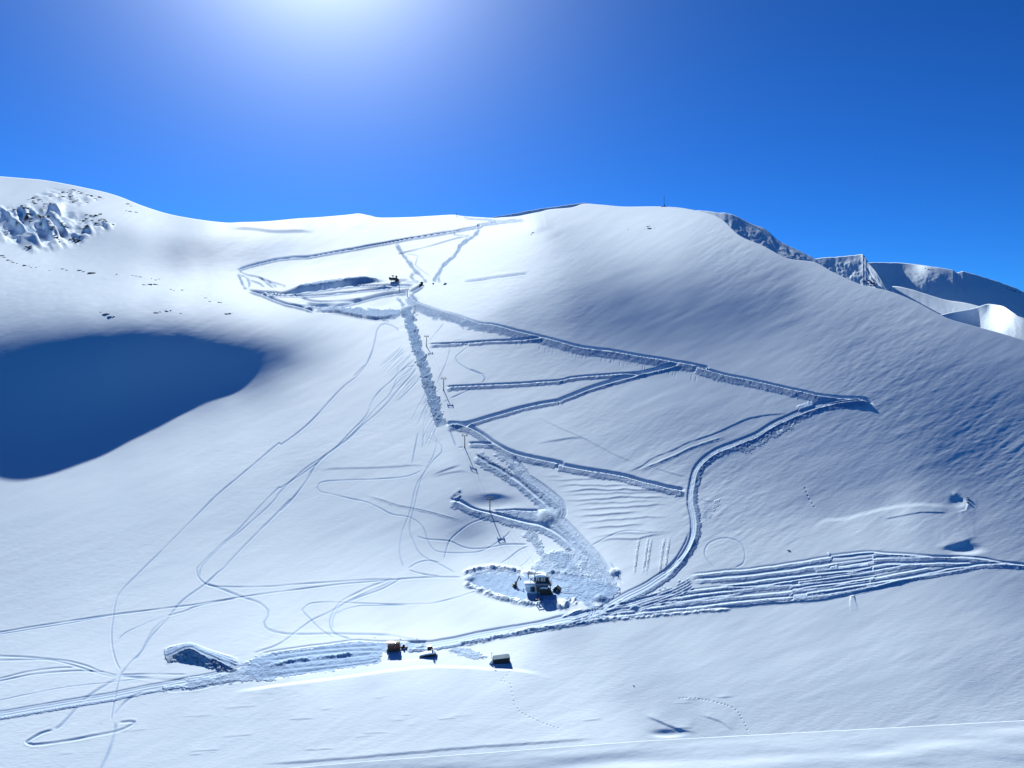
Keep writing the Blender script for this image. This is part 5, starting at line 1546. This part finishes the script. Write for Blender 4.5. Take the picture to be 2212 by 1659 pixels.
rocks('A870,1292,20 905,1310,44 940,1304,24 950,1330,46 990,1325,30', 'thin dark rock in the left cluster above the big shadow', 'left rocks above the shadow', 0.25)
rocks('A1350,1287,44 1385,1280,20 1440,1274,36 1470,1271,24 1560,1297,20 1540,1264,8', 'thin dark rock in the middle cluster above the big shadow', 'middle rocks above the shadow', 0.22)
rocks('A1960,1300,44 1985,1298,30 2010,1296,12', 'thin dark rock in the right cluster above the big shadow', 'right rocks above the shadow', 0.25)
rocks('A1100,358,30 1130,372,22 1095,415,26 1125,420,30 1180,426,36 1460,472,10', 'small rock on the smooth flank right of the rocky face', 'rocks on the smooth flank', 0.3)
rocks('C590,476,14 602,468,22 612,463,10', 'small rock at the head of the shaded dip below the cornice', 'rocks below the cornice', 0.5)
rocks('C1425,433,12 1596,412,24 1611,405,12 1610,429,44 1657,421,12', 'small dark rock on the bright snow below the summit mast', 'rocks below the mast', 0.4)
rocks('H250,1074,30', 'lone flat rock on the snow above the terraces', None, 0.25)
rocks('L510,1079,12', 'tiny lone black stone on the smooth lower slope', None, 0.6)
rocks('I1328,778,10', 'small dark lump at the foot of the snow ramp', None, 0.8)
rocks('J1160,745,10 1048,747,14 865,737,10', 'small dark clod on the snow above the packed yard', 'clods above the yard', 0.4)
rocks('H1742,642,18 1750,660,16 1748,682,20 1735,655,12', 'small rock in the mouth of the wind scoop', 'rocks in the wind scoop', 0.8)
face = 'dark jagged rock breaking through the snow of the left rocky face'
for t, n in [('A 330,440 380,500 420,560 450,620 500,680 520,715', 22), ('A 340,420 400,470 470,500 520,560 600,590 690,680', 20), ('A 180,400 230,440 260,500 270,560', 12), ('A 300,345 370,355 440,385 480,410', 10),
             ('A 650,470 740,480 830,505', 8), ('A 850,500 920,505 990,535', 9), ('A 620,640 680,675', 6), ('A 530,235 620,245 720,262', 8), ('A 240,322 330,320 410,328', 8), ('A 600,315 680,335 760,365', 8),
             ('A 760,285 840,310 900,300', 7), ('A 240,730 275,760 290,780', 5), ('A 0,375 60,395 130,430 180,480', 9), ('A 40,560 75,600', 4), ('A 740,440 860,460 930,480', 6), ('A 420,300 560,295 660,320', 6)]:
    ln = smooth_line(trace(t), 2)
    for i in range(n):
        u, v = ln[int(rr.random() * (len(ln) - 1))]
        rock(u + rr.uniform(-5, 5), v + rr.uniform(-3, 4), rr.uniform(3.5, 11.0), face, 'rocks of the left face', 0.55)

def on_hill(grid, u, v):
    us, V, Xh, yh, zh = grid
    c = int(np.argmin(np.abs(us - u)))
    r = int(np.argmin(np.abs(V[:, c] - v)))
    return Vector((Xh[r, c], yh[r, c], zh[r, c])), float(yh[r, c] / FOC)
for x, y, w in [(1075, 460, 14), (1115, 460, 14), (1145, 450, 26), (1160, 460, 14), (1265, 443, 16), (1265, 500, 18), (1240, 490, 10), (1330, 515, 16), (1270, 608, 36), (1310, 618, 22), (1330, 580, 14), (1475, 530, 16), (1520, 580, 30), (1545, 598, 40),
                (1600, 612, 18), (1622, 664, 16), (1680, 660, 18), (1708, 680, 14), (1535, 735, 22), (2165, 1010, 30), (735, 250, 16), (1700, 855, 20)]:
    u, v = (x / 6.9125 + 2480) * 0.60636, (y / 6.9125 + 730) * 0.60636
    rock(u, v, w * 0.0877, 'small upright dark rock on the shaded shoulder below the summit', 'rocks on the shaded shoulder', 0.9, at=on_hill(G_SHOULDER, u, v))
for x, y, w in [(1060, 655, 30), (1085, 650, 36), (1100, 665, 44), (1120, 672, 40), (1125, 690, 30), (1075, 670, 24), (1110, 640, 26), (1095, 685, 22), (985, 552, 12)]:
    u, v = (x / 2.0331 + 2560) * 0.60636, (y / 2.0331 + 680) * 0.60636
    rock(u, v, w * 0.18, 'dark rock low on the right flank of the icy peak', 'rocks of the icy peak', 0.8, at=on_hill(G_PEAK, u, v))
for x, y, w in [(1500, 560, 20), (1520, 566, 26), (1545, 566, 20), (1450, 548, 8), (2090, 705, 24), (2110, 715, 30), (2130, 722, 30), (2150, 728, 26), (2180, 738, 24), (2050, 735, 10)]:
    u, v = (x / 2.0331 + 2560) * 0.60636, (y / 2.0331 + 680) * 0.60636
    rock(u, v, w * 0.2, 'dark rock on the crest of the far shaded ridge', 'rocks of the far ridge', 0.4, at=on_hill(G_FAR, u, v))
